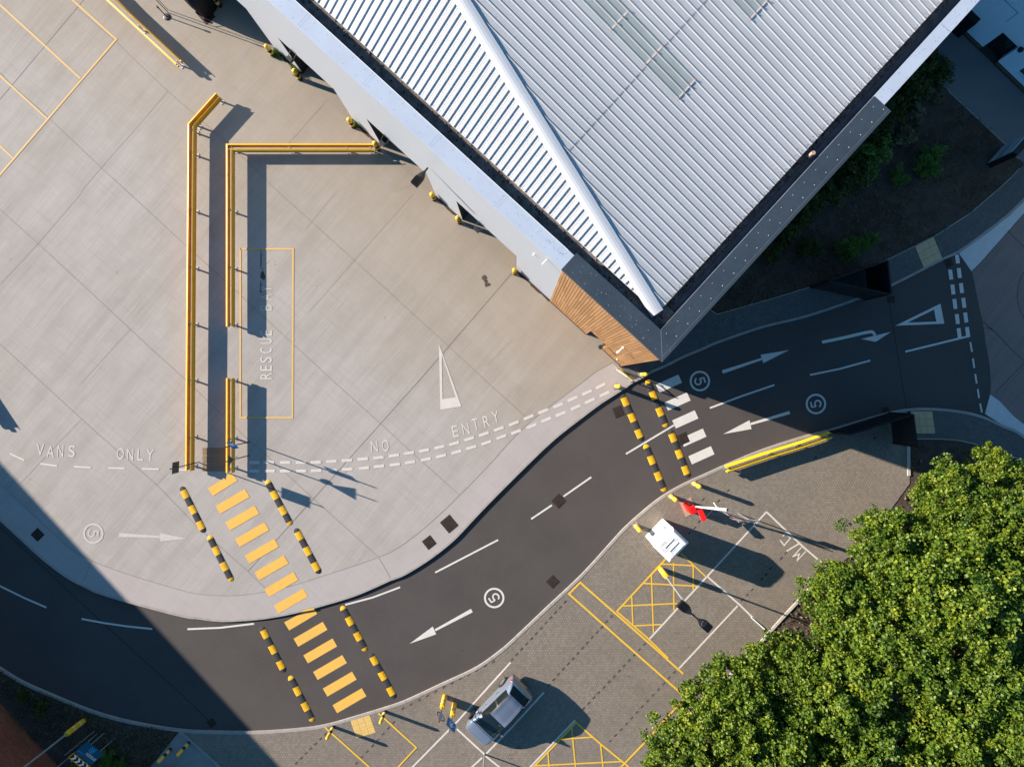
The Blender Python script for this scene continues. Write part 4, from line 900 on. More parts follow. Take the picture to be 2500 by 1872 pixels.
# small swing gate near the timber corner
t = thing('swing_gate', 'low yellow-topped pedestrian gate below the timber corner', 'gate', P(1509, 901, ZK))
a = P(1507.5, 899, .95)-t.location; b = P(1544.5, 929.5, .95)-t.location; a.z = b.z = .0
a = Vector((a.x, a.y, 0)); b = Vector((b.x, b.y, 0))
mb = MB(); mb.tube(a+Vector((0, 0, .88)), b+Vector((0, 0, .88)), .035); mb.build('top_rail', M['boll_y2'], t)
mb = MB(); mb.tube(a+Vector((0, 0, .15)), b+Vector((0, 0, .15)), .018); mb.tube(a+Vector((0, 0, .15)), b+Vector((0, 0, .86)), .018); mb.build('brace', M['galv'], t)
for q in (a, b): mb = MB(); mb.tube(q, q+Vector((0, 0, .95)), .03); mb.build('gate_post', M['galv'], t)
# ---------------------------------------------------------------- speed bumps
def bump_mb(x0, x1):
    b = MB(); pr = [(-.19, 0), (-.175, .018), (-.09, .045), (0, .052), (.09, .045), (.175, .018), (.19, 0)]
    vs = [(x, y, z) for x in (x0, x1) for y, z in pr]; b.add(vs, [(i, 7+i, 8+i, i+1) for i in range(6)]+[tuple(range(7)), tuple(range(13, 6, -1))])
    for xx in (x0+.1, x1-.1):
        for yy in (-.13, .13): b.tube((xx, yy, .03), (xx, yy, .045), .014, .014, 6)
    return b
def cap_mb(sgn):
    b = MB(); n = 10; pr = [(.19, 0), (.175, .018), (.09, .045), (0.001, .052)]; vs = []
    for r, z in pr: vs += [(sgn*r*math.sin(math.pi*i/n)*1.15, r*math.cos(math.pi*i/n), z) for i in range(n+1)]
    b.add(vs, [(k*(n+1)+i, k*(n+1)+i+1, (k+1)*(n+1)+i+1, (k+1)*(n+1)+i) for k in range(3) for i in range(n)]); return b
proto = {}
def speed_bump(kind, a, b, z, label):
    A_ = P(*a, z); B_ = P(*b, z); c = (A_+B_)/2; ang = math.atan2(B_.y-A_.y, B_.x-A_.x)
    if kind not in proto:
        t = thing('speed_bump', label, 'speed bump', c, ang, 'black and yellow rubber speed bumps')
        cols = {'K': 'KYKYKYK', 'Y': 'YKYKYKY'}[kind]; m_ = {'K': M['rubber'], 'Y': M['rumble_y']}
        cols = {'K': ['K', 'Y', 'K', 'Y', 'K', 'Y', 'K'], 'Y': ['Y', 'K', 'Y', 'K', 'Y', 'K', 'Y']}[kind]
        cap_mb(-1).build('end_cap', m_[cols[0]], t, recalc=True).location = (-1.25, 0, 0)
        cap_mb(1).build('end_cap', m_[cols[6]], t, recalc=True).location = (1.25, 0, 0)
        for k in range(5): bump_mb(-1.25+.5*k+.003, -.75+.5*k-.003).build('segment', m_[cols[k+1]], t, recalc=True)
        proto[kind] = t
    else: t = dup(proto[kind], label); t.location = c; t.rotation_euler = (0, 0, ang)
for kd, a, b, z, lb in (
    ('K', (443.6, 1189), (498, 1298), ZK, 'upper left speed bump on the concrete beside the ONLY lettering'),
    ('Y', (510, 1307.6), (566, 1418), ZK, 'speed bump on the concrete left of the crossing, nearest the road edge'),
    ('Y', (651, 1172), (710, 1281), ZK, 'speed bump on the concrete right of the crossing, top one under the sign shadow'),
    ('K', (721.6, 1290), (780, 1399), ZK, 'speed bump on the concrete right of the crossing, the one closer to the road'),
    ('Y', (834.6, 1479.5), (893, 1588), 0, 'speed bump on the asphalt right of the crossing, touching the centre line'),
    ('K', (905, 1595.6), (963, 1702), 0, 'speed bump on the asphalt right of the crossing, next to the lower kerb'),
    ('K', (638, 1530.6), (693.7, 1638.5), 0, 'speed bump on the asphalt left of the crossing, just under the concrete edge'),
    ('Y', (707.5, 1650), (764, 1759.5), 0, 'speed bump on the asphalt left of the crossing, lowest of all'),
    ('K', (1518.4, 961.4), (1568, 1076.7), 0, 'speed bump below the timber corner with a manhole on its left'),
    ('Y', (1579.5, 927), (1627, 1043), 0, 'speed bump beside the white zebra stripes, crossed by bollard shadows'),
    ('Y', (1575, 1084), (1623, 1200), 0, 'speed bump left of the pair, nearest the red barrier'),
    ('K', (1635.7, 1049.6), (1681, 1165.4), 0, 'speed bump covering a manhole edge beside the lower zebra stripes')): speed_bump(kd, a, b, z, lb)
# ---------------------------------------------------------------- bollards
def bollard_mesh(kind):
    mb = MB()
    if kind == 'striped': h, r, bands = 1.16, .095, [(0, .2, 1), (.2, .46, 0), (.46, .7, 1), (.7, 1.16, 0)]
    elif kind == 'wall': h, r, bands = 1.0, .13, [(0, .25, 1), (.25, .45, 0), (.45, .66, 1), (.66, 1.0, 0)]
    elif kind == 'gate': h, r, bands = 1.3, .12, [(0, .12, 1), (.12, .68, 0), (.68, .80, 1), (.80, 1.3, 0)]
    elif kind == 'yellow': h, r, bands = .95, .12, [(0, .1, 0), (.1, .4, 0), (.4, .5, 2), (.5, .95, 0)]
    prof = []; mt_ = []
    for a, b, m_ in bands: prof += [(r, a), (r, b)]; mt_ += [m_, m_]
    prof[-1] = (r, h-.09); mt_ = mt_[:-1]
    for k in range(1, 5): a = k*math.pi/8; prof.append((r*math.cos(a)+.001, h-.09+.09*math.sin(a))); mt_.append(0)
    mb.lathe((0, 0, 0), prof, 20, mt_); o = mb.build('bollard', [M['boll_y'], M['black'], M['reflect']]); 
    for p_ in o.data.polygons: p_.use_smooth = len(p_.vertices) == 4
    return o
bp = {}
def bollard(kind, px, py, label, z=ZK, lean=None):
    if kind not in bp: o = bp[kind] = bollard_mesh(kind)
    else: o = bp[kind].copy(); sc.collection.objects.link(o)
    o.location = P(px, py, z); tag(o, label, 'bollard', {'striped': 'slim striped bollards', 'wall': 'striped bollards along the white wall', 'gate': 'yellow bollards along the road kerb', 'yellow': 'yellow bollards'}[kind]); return o
for px, py, lb in ((667, 136, 'striped bollard with a weed bush on its right, third from the top along the wall'), (733, 194, 'striped bollard by the white wall whose shadow reaches under the first lintel'), (863, 310, 'striped bollard by the white wall with a leafy weed and no rail near it'),
                   (924, 366, 'striped bollard at the wall end of the yellow guard rail'), (1060, 487, 'striped bollard by the white wall below the big wall lantern'), (1121, 543, 'striped bollard by the white wall in front of a dark recess, with a long shadow'),
                   (1256, 667, 'striped bollard nearest the timber cladding'), (537, 15, 'striped bollard at the top edge beside the black bin')): bollard('wall', px, py, lb)
for px, py, lb in ((461, 1812, 'striped bollard in shade at the lower left, the right one of the pair'), (416, 1828, 'striped bollard in shade at the lower left, the left one of the pair'), (814, 1773, 'black-footed striped bollard left of the yellow tactile paving'), (940, 1736, 'black-footed striped bollard right of the yellow tactile paving')): bollard('striped', px, py, lb, ZK if px > 440 else .09)
for px, py, lb in ((1503, 943, 'yellow bollard on the kerb at the end of the double white dashes'), (1566, 914, 'yellow bollard at the shadow edge beside the timber corner'), (1692, 1179, 'yellow bollard by the kerb, furthest right of the three'), (1636, 1210, 'yellow bollard just above the red barrier cabinet'), (1551, 1282, 'yellow bollard left of the white kiosk')): 
    o = bollard('gate', px, py, lb)
    t_ = MB(); t_.box((0, 0, .006), (.34, .34, .012), .5)
    for k in range(4): t_.tube((.12*(1 if k % 2 else -1), .12*(1 if k < 2 else -1), .012), (.12*(1 if k % 2 else -1), .12*(1 if k < 2 else -1), .04), .015, .015, 6)
    t_.build('base_plate', M['galv'], o)
# ---------------------------------------------------------------- signs
def pole(t, base, top, r=.03, mat=None, name='pole'):
    mb = MB(); mb.tube(base, top, r, r, 12); mb.tube(top, Vector(top)+Vector((0, 0, .02)), r*1.15, r*1.0, 12, 1); return mb.build(name, [mat or M['grey_s'], M['black']], t)
def plate(t, c, xdir, w_, h, mat_f, name='sign_plate', shape='rect', thick=.012, mat_b=None, flip=1):
    X = Vector((xdir[0], xdir[1], 0)).normalized(); N_ = Vector((X.y, -X.x, 0))*flip
    if shape == 'rect': pts = [(-w_/2, -h/2), (w_/2, -h/2), (w_/2, h/2), (-w_/2, h/2)]
    elif shape == 'disc': pts = [(w_/2*math.cos(a*math.pi/14), h/2*math.sin(a*math.pi/14)) for a in range(28)]
    elif shape == 'tri': pts = [(0, -h/2), (w_/2, h/2), (-w_/2, h/2)]
    n = len(pts); f = [Vector(c)+X*x+Vector((0, 0, y))+N_*thick/2 for x, y in pts]; b = [p-N_*thick for p in f]
    mb = MB(); mb.add(f+b, [tuple(range(n))], 0); k = len(mb.v)-2*n; mb.f.append(tuple(range(2*n-1, n-1, -1))); mb.m.append(1)
    for i in range(n): mb.f.append((i, n+i, n+(i+1) % n, (i+1) % n)); mb.m.append(1)
    return mb.build(name, [mat_f, mat_b or M['grey_s']], t)
def flat(t, c, xdir, off, polys, mat, name, flip=1):
    X = Vector((xdir[0], xdir[1], 0)).normalized(); N_ = Vector((X.y, -X.x, 0))*flip; mb = MB()
    for pg in polys: mb.poly([Vector(c)+X*x+Vector((0, 0, y))+N_*off for x, y in pg])
    return mb.build(name, mat, t)
def ring_poly(r0, r1, n=28): return [[(r0*math.cos(a), r0*math.sin(a)), (r1*math.cos(a), r1*math.sin(a)), (r1*math.cos(b), r1*math.sin(b)), (r0*math.cos(b), r0*math.sin(b))] for a, b in ((2*math.pi*i/n, 2*math.pi*(i+1)/n) for i in range(n))]
def collar(t, h=1.1, r=.145):
    mb = MB(); mb.lathe((0, 0, 0), [(r, 0), (r, .35), (r, .352), (r, .45), (r, .452), (r, .78), (r, .782), (r, .88), (r, .882), (r, h-.05), (r*.9, h-.01), (r*.7, h)], 18, [0, 0, 1, 0, 0, 0, 1, 0, 0, 0, 0]); return mb.build('collar', [M['boll_y2'], M['reflect']], t)
def figure_polys(s=1.0, ox=0, oy=0):   # walking figure symbol
    q = [[(-.03, .14), (.03, .14), (.035, .19), (0, .22), (-.035, .19)], [(-.05, .12), (.05, .12), (.045, -.02), (-.045, -.02)], [(-.045, -.02), (.0, -.02), (-.05, -.2), (-.09, -.2)], [(.0, -.02), (.045, -.02), (.10, -.2), (.06, -.2)], [(-.05, .12), (-.04, .08), (-.12, -.02), (-.14, .01)], [(.05, .12), (.04, .08), (.12, .0), (.14, .03)]]
    return [[(x*s+ox, y*s+oy) for x, y in p] for p in q]
# speed disc on yellow-collared post
t = thing('sign_post', 'round red-bordered 5 limit sign on a yellow-collared post near the car', 'sign', P(1086, 1700, ZK)); collar(t); pole(t, (0, 0, 0), (0, 0, 2.45))
xd = (.71, -.70); c = Vector((0, 0, 2.02))+Vector((.70, .71, 0))*.05
plate(t, c, xd, .6, .6, M['white_s'], shape='disc', flip=-1); flat(t, c, xd, .0085, ring_poly(.235, .295), M['red_s'], 'sign_border', -1)
Rm = Matrix(((.71, 0, .70), (-.70, 0, .71), (0, 1, 0)))
Rm = Matrix((Vector((-.71, .70, 0)), Vector((0, 0, 1)), Vector((.70, .71, 0)))).transposed()
text_mesh('5', None, None, .28, .2, M['black'], t, 0, 'sign_number', world=c+Vector((.70, .71, 0))*.009, rot=Rm)
t = thing('sign_post', 'blue pedestrian sign on a yellow-collared post beside the car bonnet', 'sign', P(1110, 1719, ZK)); collar(t); pole(t, (0, 0, 0), (0, 0, 2.45))
c = Vector((0, 0, 2.0))+Vector((.70, .71, 0))*.05; plate(t, c, xd, .62, .75, M['blue_s'], flip=-1)
flat(t, c, xd, .009, figure_polys(1.3), M['white_s'], 'sign_symbol', -1)
# walkway end signs
t = thing('sign_post', 'blue pedestrian sign on a tall grey pole above the short guard rail', 'sign', P(607.5, 1079, ZK)); pole(t, (0, 0, 0), (0, 0, 2.7))
xd = (.72, -.69); c = Vector((0, 0, 1.95))+Vector((.69, .72, 0))*.05; plate(t, c, xd, .52, .62, M['blue_s'], flip=-1); flat(t, c, xd, .009, figure_polys(1.25, -.04), M['white_s'], 'sign_symbol', -1)
t = thing('sign_post', 'grey-backed triangular sign with a small white disc at the end of the short guard rail', 'sign', P(608, 1111.5, ZK)); pole(t, (0, 0, 0), (0, 0, 2.7))
c = Vector((-.05, 0, 2.0)); plate(t, c, (0, 1), .66, .6, M['grey_s'], shape='tri', flip=1); plate(t, Vector((.06, .05, 1.62)), (.5, 1), .28, .28, M['white_s'], name='small_disc', shape='disc')
t = thing('sign_post', 'dark-backed square sign on a pole at the foot of the long guard rail', 'sign', P(484, 1128, ZK)); pole(t, (0, 0, 0), (0, 0, 2.65))
plate(t, Vector((-.05, 0, 2.1)), (.05, 1), .62, .62, M['grey_s'], mat_b=M['grey_s'])
# signs by the red barrier
t = thing('sign_post', 'red-edged sign on a short pole right of the red barrier', 'sign', P(1768, 1251, ZK)); pole(t, (0, 0, 0), (0, 0, 2.3), mat=M['galv'])
c = Vector((.0, .05, 1.9)); xd = (1, -.18); plate(t, c, xd, .62, .5, M['white_s'], flip=-1, mat_b=M['galv']); flat(t, c, xd, .009, [[(-.31, .25), (.31, .25), (.31, .19), (-.31, .19)], [(-.31, -.25), (.31, -.25), (.31, -.12), (-.31, -.12)], [(-.31, -.12), (-.24, -.12), (-.24, .19), (-.31, .19)], [(.24, -.12), (.31, -.12), (.31, .19), (.24, .19)]], M['red_s'], 'sign_border', -1)
t = thing('sign_post', 'pale grey sign plate on a pole at the corner of the motorcycle bay', 'sign', P(1802, 1253, ZK)); pole(t, (0, 0, 0), (0, 0, 2.4), mat=M['galv'])
plate(t, Vector((.0, .04, 1.95)), (1, .04), .66, .5, M['galv'], flip=-1, mat_b=M['galv'])
t = thing('signpost_pole', 'bare grey pole rising from the crossing of white bay lines at the bottom edge', 'pole', P(1183, 1840, ZK)); pole(t, (0, 0, 0), (0, 0, 3.2), .04, M['galv'])
t = thing('signpost_pole', 'tilted white steel pole end lying along the bay line by the trees', 'pole', P(1866, 1534, ZK), math.atan2(-1, 1.15)); pole(t, (-1.0, 0, .03), (0.0, 0, .05), .035, M['white'])
# ---------------------------------------------------------------- double lamp post
t = thing('street_lamp', 'lamp post with two black lantern heads and a yellow collar beside the kiosk', 'lamp post', P(1613, 1389, ZK)); collar(t, 1.3, .15)
top = P(1697, 1505, 6.5)-P(1613, 1389, ZK); mb = MB(); mb.tube((0, 0, 0), (top.x, top.y, 6.35), .055, .04, 14); mb.build('pole', M['galv'], t)
an = math.atan2(-.65, .76)
l1 = lantern(t, (top.x, top.y, 6.4), an+math.pi); l2 = lantern(t, (top.x, top.y, 6.4), an, .95); l1.scale.y = 1.2; l2.scale.y = 1.15
mb = MB()
for k in ((.40, .06), (.47, -.07), (.42, -.03)): mb.lathe((k[0], k[1], .07), [(.012, 0), (.012, .008), (.004, .012)], 8)
mb.build('screw', M['rivet'], l2)
# tall lamp in the verge whose head is out of the frame
t = thing('street_lamp', 'lamp post with yellow collar leaning out of the bottom left corner', 'lamp post', P(205, 1758, .08)); collar(t, 1.3, .15); mb = MB(); mb.tube((0, 0, 0), (0, 0, 6.4), .055, .04, 14); mb.build('pole', M['galv'], t); lantern(t, (0, 0, 6.4), 2.2)
for a, h, lb in (((231, 1783), 2.2, 'left one of the two bare thin poles in the verge beside the lamp post'), ((238, 1790), 2.9, 'taller of the two bare thin poles in the verge')):
    t = thing('signpost_pole', lb, 'pole', P(*a, .08)); pole(t, (0, 0, 0), (0, 0, h), .022, M['galv'])
# site sign lower left
t = thing('site_sign', 'dark blue two-post direction sign with an orange-bordered chevron board', 'sign', P(267, 1795, .08))
xd = Vector((.78, -.62, 0)).normalized()  # along the board, left to right seen from above
fn = Vector((.62, .78, 0)).normalized()
ctr = Vector((0, 0, 0))
for k in (-.35, .35): 
    q = xd*k*.9-fn*.04; mb = MB(); mb.tube((q.x, q.y, 0), (q.x, q.y, 2.5), .03, .03, 10); mb.build('post', M['galv'], t)
c = Vector((0, 0, 1.55))
plate(t, c+fn*.0, (xd.x, xd.y), 1.15, .95, M['navy_s'], flip=-1)
Rm = Matrix((-xd, Vector((0, 0, 1)), fn)).transposed()
text_mesh('amazon', None, None, .17, .62, M['white_s'], t, 0, 'sign_lettering', world=c+fn*.012-Rm.col[0]*.22+Vector((0, 0, .12)), rot=Rm)
text_mesh('amzl', None, None, .12, .34, M['cyan_s'], t, 0, 'sign_lettering', world=c+fn*.012+Rm.col[0]*.33+Vector((0, 0, .30)), rot=Rm)
for k in range(3): flat(t, c, (xd.x, xd.y), .011, [[(-.02+s*0, -.32+.12*k), (.16*s, -.40+.12*k), (.16*s, -.34+.12*k), (-.0, -.25+.12*k)] for s in (1, -1)], M['cyan_s'], 'chevron_symbol', -1)
c2 = Vector((0, 0, 2.28)); plate(t, c2, (xd.x, xd.y), 1.15, .38, M['barrier_y'], name='chevron_board', flip=-1)
flat(t, c2, (xd.x, xd.y), .009, [[(-.53, -.15), (.53, -.15), (.53, .15), (-.53, .15)]], M['black'], 'board_face', -1)
flat(t, c2, (xd.x, xd.y), .012, [p for k in range(4) for p in ([(-.45+.27*k, -.15), (-.33+.27*k, -.15), (-.23+.27*k, 0), (-.35+.27*k, 0)], [(-.35+.27*k, 0), (-.23+.27*k, 0), (-.33+.27*k, .15), (-.45+.27*k, .15)])], M['white_s'], 'board_chevrons', -1)
t = thing('cabinet', 'dark green cabinet top at the bottom edge between the shaded bollards', 'cabinet', P(421, 1886, .09), R(42)); mb = MB(); mb.box((0, 0, .45), (.6, .5, .9)); bevel(mb.build('cabinet_body', M['green_cab'], t)); mb = MB(); mb.box((0, 0, .92), (.68, .58, .04)); mb.build('lid', M['green_cab'], t)
# ---------------------------------------------------------------- black fence panels (gateways)
def fence(label, a, b, h=2.0):
    A_ = P(*a, ZK); B_ = P(*b, ZK); d = B_-A_; Ln = d.length; t = thing('fence_panel', label, 'fence', A_, math.atan2(d.y, d.x), 'black gateway fence panels')
    mb = MB(); mb.box((Ln/2, 0, h/2), (Ln, .05, h-.06)); n = max(2, int(Ln/.45))
    for k in range(n): mb.box((Ln*(k+.5)/n, 0, h/2), (.03, .075, h-.05))
    mb.build('panel', M['fence2'], t); mb = MB(); mb.box((Ln/2, 0, h), (Ln+.06, .09, .05)); mb.build('top_bar', M['fence'], t)
    for x in (0, Ln): mb = MB(); mb.box((x, 0, h/2), (.1, .1, h+.06)); mb.build('post', M['fence'], t)
fence('black fence panel along the back of the north footway', (1978, 700), (2110, 655)); fence('black gate leaf crossing the north footway to the kerb', (1979, 702), (2114, 731))
fence('black fence panel across the north footway, ribbed side to the right', (2112, 657), (2120, 729)); fence('black fence panel along the kerb behind the bright yellow guard rail', (2026, 1053), (2170, 1008), 1.95); fence('black fence panel standing across the south footway beside the buff slabs', (2172.5, 1010), (2181, 1081), 1.95)
# totem sign at the right edge
A_ = P(2409, 399.5, .07); B_ = P(2444.6, 359.6, .07); d = B_-A_; t = thing('totem_sign', 'pale striped monolith sign with black sides at the right edge', 'sign', A_, math.atan2(d.y, d.x)); Ln = d.length
mb = MB(); mb.box((Ln/2, -.18, .9), (Ln+.1, .30, 1.8)); mb.build('body', M['fence'], t)
mb = MB(); mb.box((Ln/2, -.0, .9), (Ln, .05, 1.6)); mb.build('face', simple('pale_green_glass', (.30, .38, .40), .3), t)
mb = MB()
for z in (.35, .5, 1.1, 1.3, 1.62): mb.box((Ln/2, .027, z), (Ln, .012, .035 if z < 1.6 else .09))
mb.build('face_stripes', M['white_s'], t)
for o_ in list(t.children): 
    pass
# ---------------------------------------------------------------- manholes and gullies
def manhole(px, py, w_, h, ang, label, z=0.0, round_=False):
    c = P(px, py, z); t = thing('manhole_cover', label, 'manhole cover', c, ang, 'square iron covers')
    mb = MB(); mb.box((0, 0, -.03), (w_, h, .076)); mb.build('frame', M['tar'], t)
    mb = MB(); mb.box((0, 0, .004), (w_-.05, h-.05, .018))
    for k in range(-3, 4): mb.box((w_*k/8.5, 0, .015), (.014, h*.82, .010))
    for k in range(-3, 4): mb.box((0, h*k/8.5, .0145), (w_*.82, .012, .010))
    mb.build('cover', M['iron'], t)
manhole(1364.4, 1222.8, .61, .61, R(45), 'iron cover set in the broken centre line of the road'); manhole(1510, 1005, .55, .6, R(22), 'iron cover beside the speed bump below the timber corner'); manhole(1667.6, 1071, .6, .6, R(24), 'iron cover between a speed bump and the fourth zebra stripe')
manhole(1096.8, 1278.5, .72, .82, R(40), 'larger of two iron covers in the pale concrete edge strip', ZK+.004); manhole(1048, 1323.7, .6, .62, R(38), 'smaller of two iron covers in the pale concrete edge strip', ZK+.004); manhole(91.8, 1304.7, .57, .57, R(45), 'iron cover in the concrete near the left edge shadow', ZK+.004)
manhole(1349.7, 1419.5, .56, .56, R(45), 'rusty brown iron cover in the road left of the hatched bay'); manhole(516.5, 1763.4, .42, .42, R(40), 'dark drain at the shadow edge in the lower left road'); manhole(2315.5, 641, .42, .5, R(24), 'dark drain beside the north kerb at the give way lines'); manhole(2163, 1003, .4, .42, R(17), 'dark drain at the kerb by the south gateway'); manhole(2175, 731, .42, .38, R(0), 'dark drain in the road at the north gateway'); manhole(501, 36, .7, 1.0, R(42), 'brown steel plate under the black bin at the top', ZK)
# ---------------------------------------------------------------- kiosk
kc = P(1612.5, 1302, 0); t = thing('kiosk', 'white fibreglass kiosk with three ribs on its grimy roof', 'kiosk', (kc.x, kc.y, ZK), math.atan2(-.70, .72))
def ringv(a, b, z): return [(-a, -b, z), (a, -b, z), (a, b, z), (-a, b, z)]
mb = MB(); rs = [ringv(.565, .72, 0), ringv(.575, .72, 2.02), ringv(.60, .74, 2.06), ringv(.60, .74, 2.20), ringv(.50, .62, 2.36), ringv(.47, .59, 2.375)]
for k in range(len(rs)): mb.v += rs[k]
for k in range(len(rs)-1):
    for i in range(4): mb.f.append((k*4+i, k*4+(i+1) % 4, (k+1)*4+(i+1) % 4, (k+1)*4+i)); mb.m.append(0)
mb.f.append((3, 2, 1, 0)); mb.m.append(0); mb.f.append((20, 21, 22, 23)); mb.m.append(0)
bevel(mb.build('kiosk_shell', M['kiosk'], t), .03, 3)
mb = MB(); mb.box((0, 0, 2.378), (.90, 1.14, .006)); mb.build('roof_tray', M['kiosk_top'], t)
for k in range(3): mb = MB(); mb.box((-.22+k*.31, -.03+.05*k, 2.395), (.06, .66, .04)); bevel(mb.build('roof_rib', M['kiosk'], t), .012, 2)
vg = simple('vent_grey', (.22, .22, .23), .6)
for y, z, w_, h in ((.42, 1.35, .16, .45), (.08, 1.05, .14, .06), (-.16, 1.05, .14, .06), (-.30, .75, .05, .30), (-.47, .60, .22, .05)):
    mb = MB(); mb.box((-.578, y, z), (.02, w_, h)); mb.build('vent', vg, t)
mb = MB(); mb.box((-.574, -.05, 1.0), (.012, .86, 1.75)); bevel(mb.build('door', M['white_s'], t), .004, 1)
mb = MB(); mb.box((-.1, .735, 1.35), (.6, .02, .6)); mb.build('window', M['glass'], t); mb = MB(); mb.box((.583, 0, 1.35), (.02, .8, .6)); mb.build('window', M['glass'], t)
# ---------------------------------------------------------------- red barrier
bx = P(1681, 1238, ZK); t = thing('parking_barrier', 'red vehicle barrier cabinet with its white arm raised', 'barrier', bx, R(-62))
mb = MB(); mb.prism([(p-bx).to_tuple()[:2] for p in W([(1659.6, 1227.3), (1687, 1214), (1703, 1248), (1674.5, 1262)], ZK)], 0, .02); 
R_ = Matrix.Rotation(R(62), 3, 'Z'); mb.v = [tuple(R_@Vector(v)) for v in mb.v]; mb.build('concrete_pad', M['pad'], t)
def loc_(px, py, z): q = P(px, py, z)-bx; q = R_@Vector((q.x, q.y, 0)); return Vector((q.x, q.y, z-ZK))
c = loc_(1682, 1239, .5); mb = MB(); mb.box((c.x, c.y, .42), (.50, .30, .84)); bevel(mb.build('cabinet', M['red'], t), .02)
c = loc_(1691, 1243.5, 1.05); mb = MB(); mb.box((c.x, c.y, .98), (.42, .34, .22)); bevel(mb.build('cabinet_head', M['red'], t), .03)
c1 = loc_(1708, 1244, 1.25); c2 = loc_(1720, 1271, 1.45); d = c2-c1; mb = MB(); mb.box((c1+c2)/2, (d.length, .27, .16), math.atan2(d.y, d.x), 0, (d.to_track_quat('X', 'Z')).to_matrix()); bevel(mb.build('arm_bracket', M['red'], t), .02)
mb = MB(); mb.tube(loc_(1696, 1240, .9), loc_(1706, 1244, 1.15), .05); mb.build('hinge_shaft', M['black'], t)
a = loc_(1699.5, 1236.8, 1.2); b = loc_(1775.4, 1244.4, 5.0); mb = MB(); mb.tube(a, b, .058, .066, 16); arm = mb.build('barrier_arm', M['white'], t, smoothf=True)
mb = MB(); mb.tube(b, b+(b-a).normalized()*.012, .062, .062, 16); mb.build('arm_end_cap', M['black'], arm)
mb = MB(); q = a.lerp(b, .72); mb.tube(q, q+Vector((-.55, .12, -.9))*.45, .018); mb.tube(q-Vector((.03, 0, 0)), q+(b-a).normalized()*.05, .075, .075, 14); mb.build('arm_rest', M['white'], arm)
mb = MB(); mb.tube(loc_(1723, 1262, 1.4), a.lerp(b, .6), .004, .004, 5); mb.build('cable', M['galv'], t)
# ---------------------------------------------------------------- stanchions, bin, tall pole at top left
t = thing('stanchion', 'black post with a round base near the top edge', 'post', P(407.6, 42, ZK)); mb = MB(); mb.lathe((0, 0, 0), [(.2, 0), (.2, .03), (.16, .05), (.03, .07)], 24); mb.build('base', M['charcoal'], t); mb = MB(); mb.tube((0, 0, .05), (0, 0, .85), .03); mb.tube((0, 0, .80), (0, 0, .92), .05); mb.build('pole', M['charcoal'], t)
t = thing('signpost_pole', 'thin dark pole leaning out of the top edge beside the round-based post', 'pole', P(411, 32, ZK)); pole(t, (0, 0, 0), (0, 0, 2.9), .022, M['charcoal']); mb = MB(); mb.box((.0, -.02, 2.1), (.5, .02, .32), -.3); mb.build('sign_plate', M['charcoal'], t)
t = thing('signpost_pole', 'second thin dark pole rising at the top edge left of the black bin', 'pole', P(410, 25, ZK)); pole(t, (0, 0, 0), (0, 0, 2.2), .018, M['grey_s']); mb = MB(); mb.tube((0, 0, 1.0), (.5, .75, 1.6), .015); mb.build('stay', M['grey_s'], t)
t = thing('waste_bin', 'large black rounded waste bin at the top edge', 'bin', P(508, 24, ZK), R(-42)); mb = MB()
rs = []
for z, a, b in ((0, .38, .50), (.9, .50, .66), (1.25, .52, .68), (1.5, .40, .66), (1.62, .2, .6)):
    n = 16; rs.append([(math.copysign(abs(math.cos(2*math.pi*i/n))**.5, math.cos(2*math.pi*i/n))*a, math.copysign(abs(math.sin(2*math.pi*i/n))**.5, math.sin(2*math.pi*i/n))*b, z) for i in range(n)])
for r_ in rs: mb.v += r_
for k in range(4):
    for i in range(16): mb.f.append((k*16+i, k*16+(i+1) % 16, (k+1)*16+(i+1) % 16, (k+1)*16+i)); mb.m.append(0)
mb.f.append(tuple(range(15, -1, -1))); mb.m.append(0); mb.f.append(tuple(range(64, 80))); mb.m.append(0); mb.build('bin_body', M['fence'], t)
for x in (-.3, .3): mb = MB(); mb.tube((x, -.62, .08), (x, -.52, .08), .08); mb.build('wheel', M['tyre'], t)
mb = MB(); mb.box((.40, -.2, 1.20), (.05, .5, .12)); mb.build('handle', M['black'], t)
t = thing('waste_bin', 'black waste container mostly above the top edge beside the white wall', 'bin', P(470, -60, ZK), R(-42)); mb = MB(); mb.box((0, 0, .95), (2.4, 1.4, 1.7)); bevel(mb.build('bin_body', M['fence'], t), .08, 3); mb = MB(); mb.box((0, 0, 1.84), (2.5, 1.5, .08)); mb.build('lid', M['charcoal'], t)
# ---------------------------------------------------------------- car
cc_ = P(1218.5, 1720.7, ZK)
car = thing('parked_car', 'silver-blue hatchback parked in a white-lined bay', 'car', cc_, math.atan2(-.72, -.69))
st = [(2.02, .52, .50, .50, .56, .40, .24), (1.97, .68, .60, .66, .66, .54, .22), (1.80, .79, .70, .76, .79, .64, .20), (1.52, .84, .80, .80, .89, .68, .20), (1.28, .855, .86, .80, .95, .70, .20), (1.08, .86, .90, .79, .99, .70, .20),
      (.05, .862, .93, .79, 1.43, .59, .20), (-.42, .862, .95, .79, 1.50, .58, .20), (-.95, .86, .98, .78, 1.48, .57, .20), (-1.38, .845, 1.0, .755, 1.42, .55, .20), (-1.83, .81, 1.0, .72, 1.08, .62, .22), (-1.95, .77, .88, .70, .90, .60, .24), (-2.0, .66, .62, .60, .66, .5, .28)]
def ring(p):
    x, w_, zs, ws, zt, wt, zb = p
    return [(x, 0, zb), (x, .82*w_, zb), (x, .97*w_, zb+.12), (x, w_, .50+.0*zs if zs > .6 else (zb+zs)/2), (x, w_*.985, min(.70, zs-.05)), (x, ws+.02, zs), (x, wt, zt), (x, .55*wt, zt+.035), (x, 0, zt+.045)]
SN = 6; RN = 4
sts = smooth(st, SN); G = []
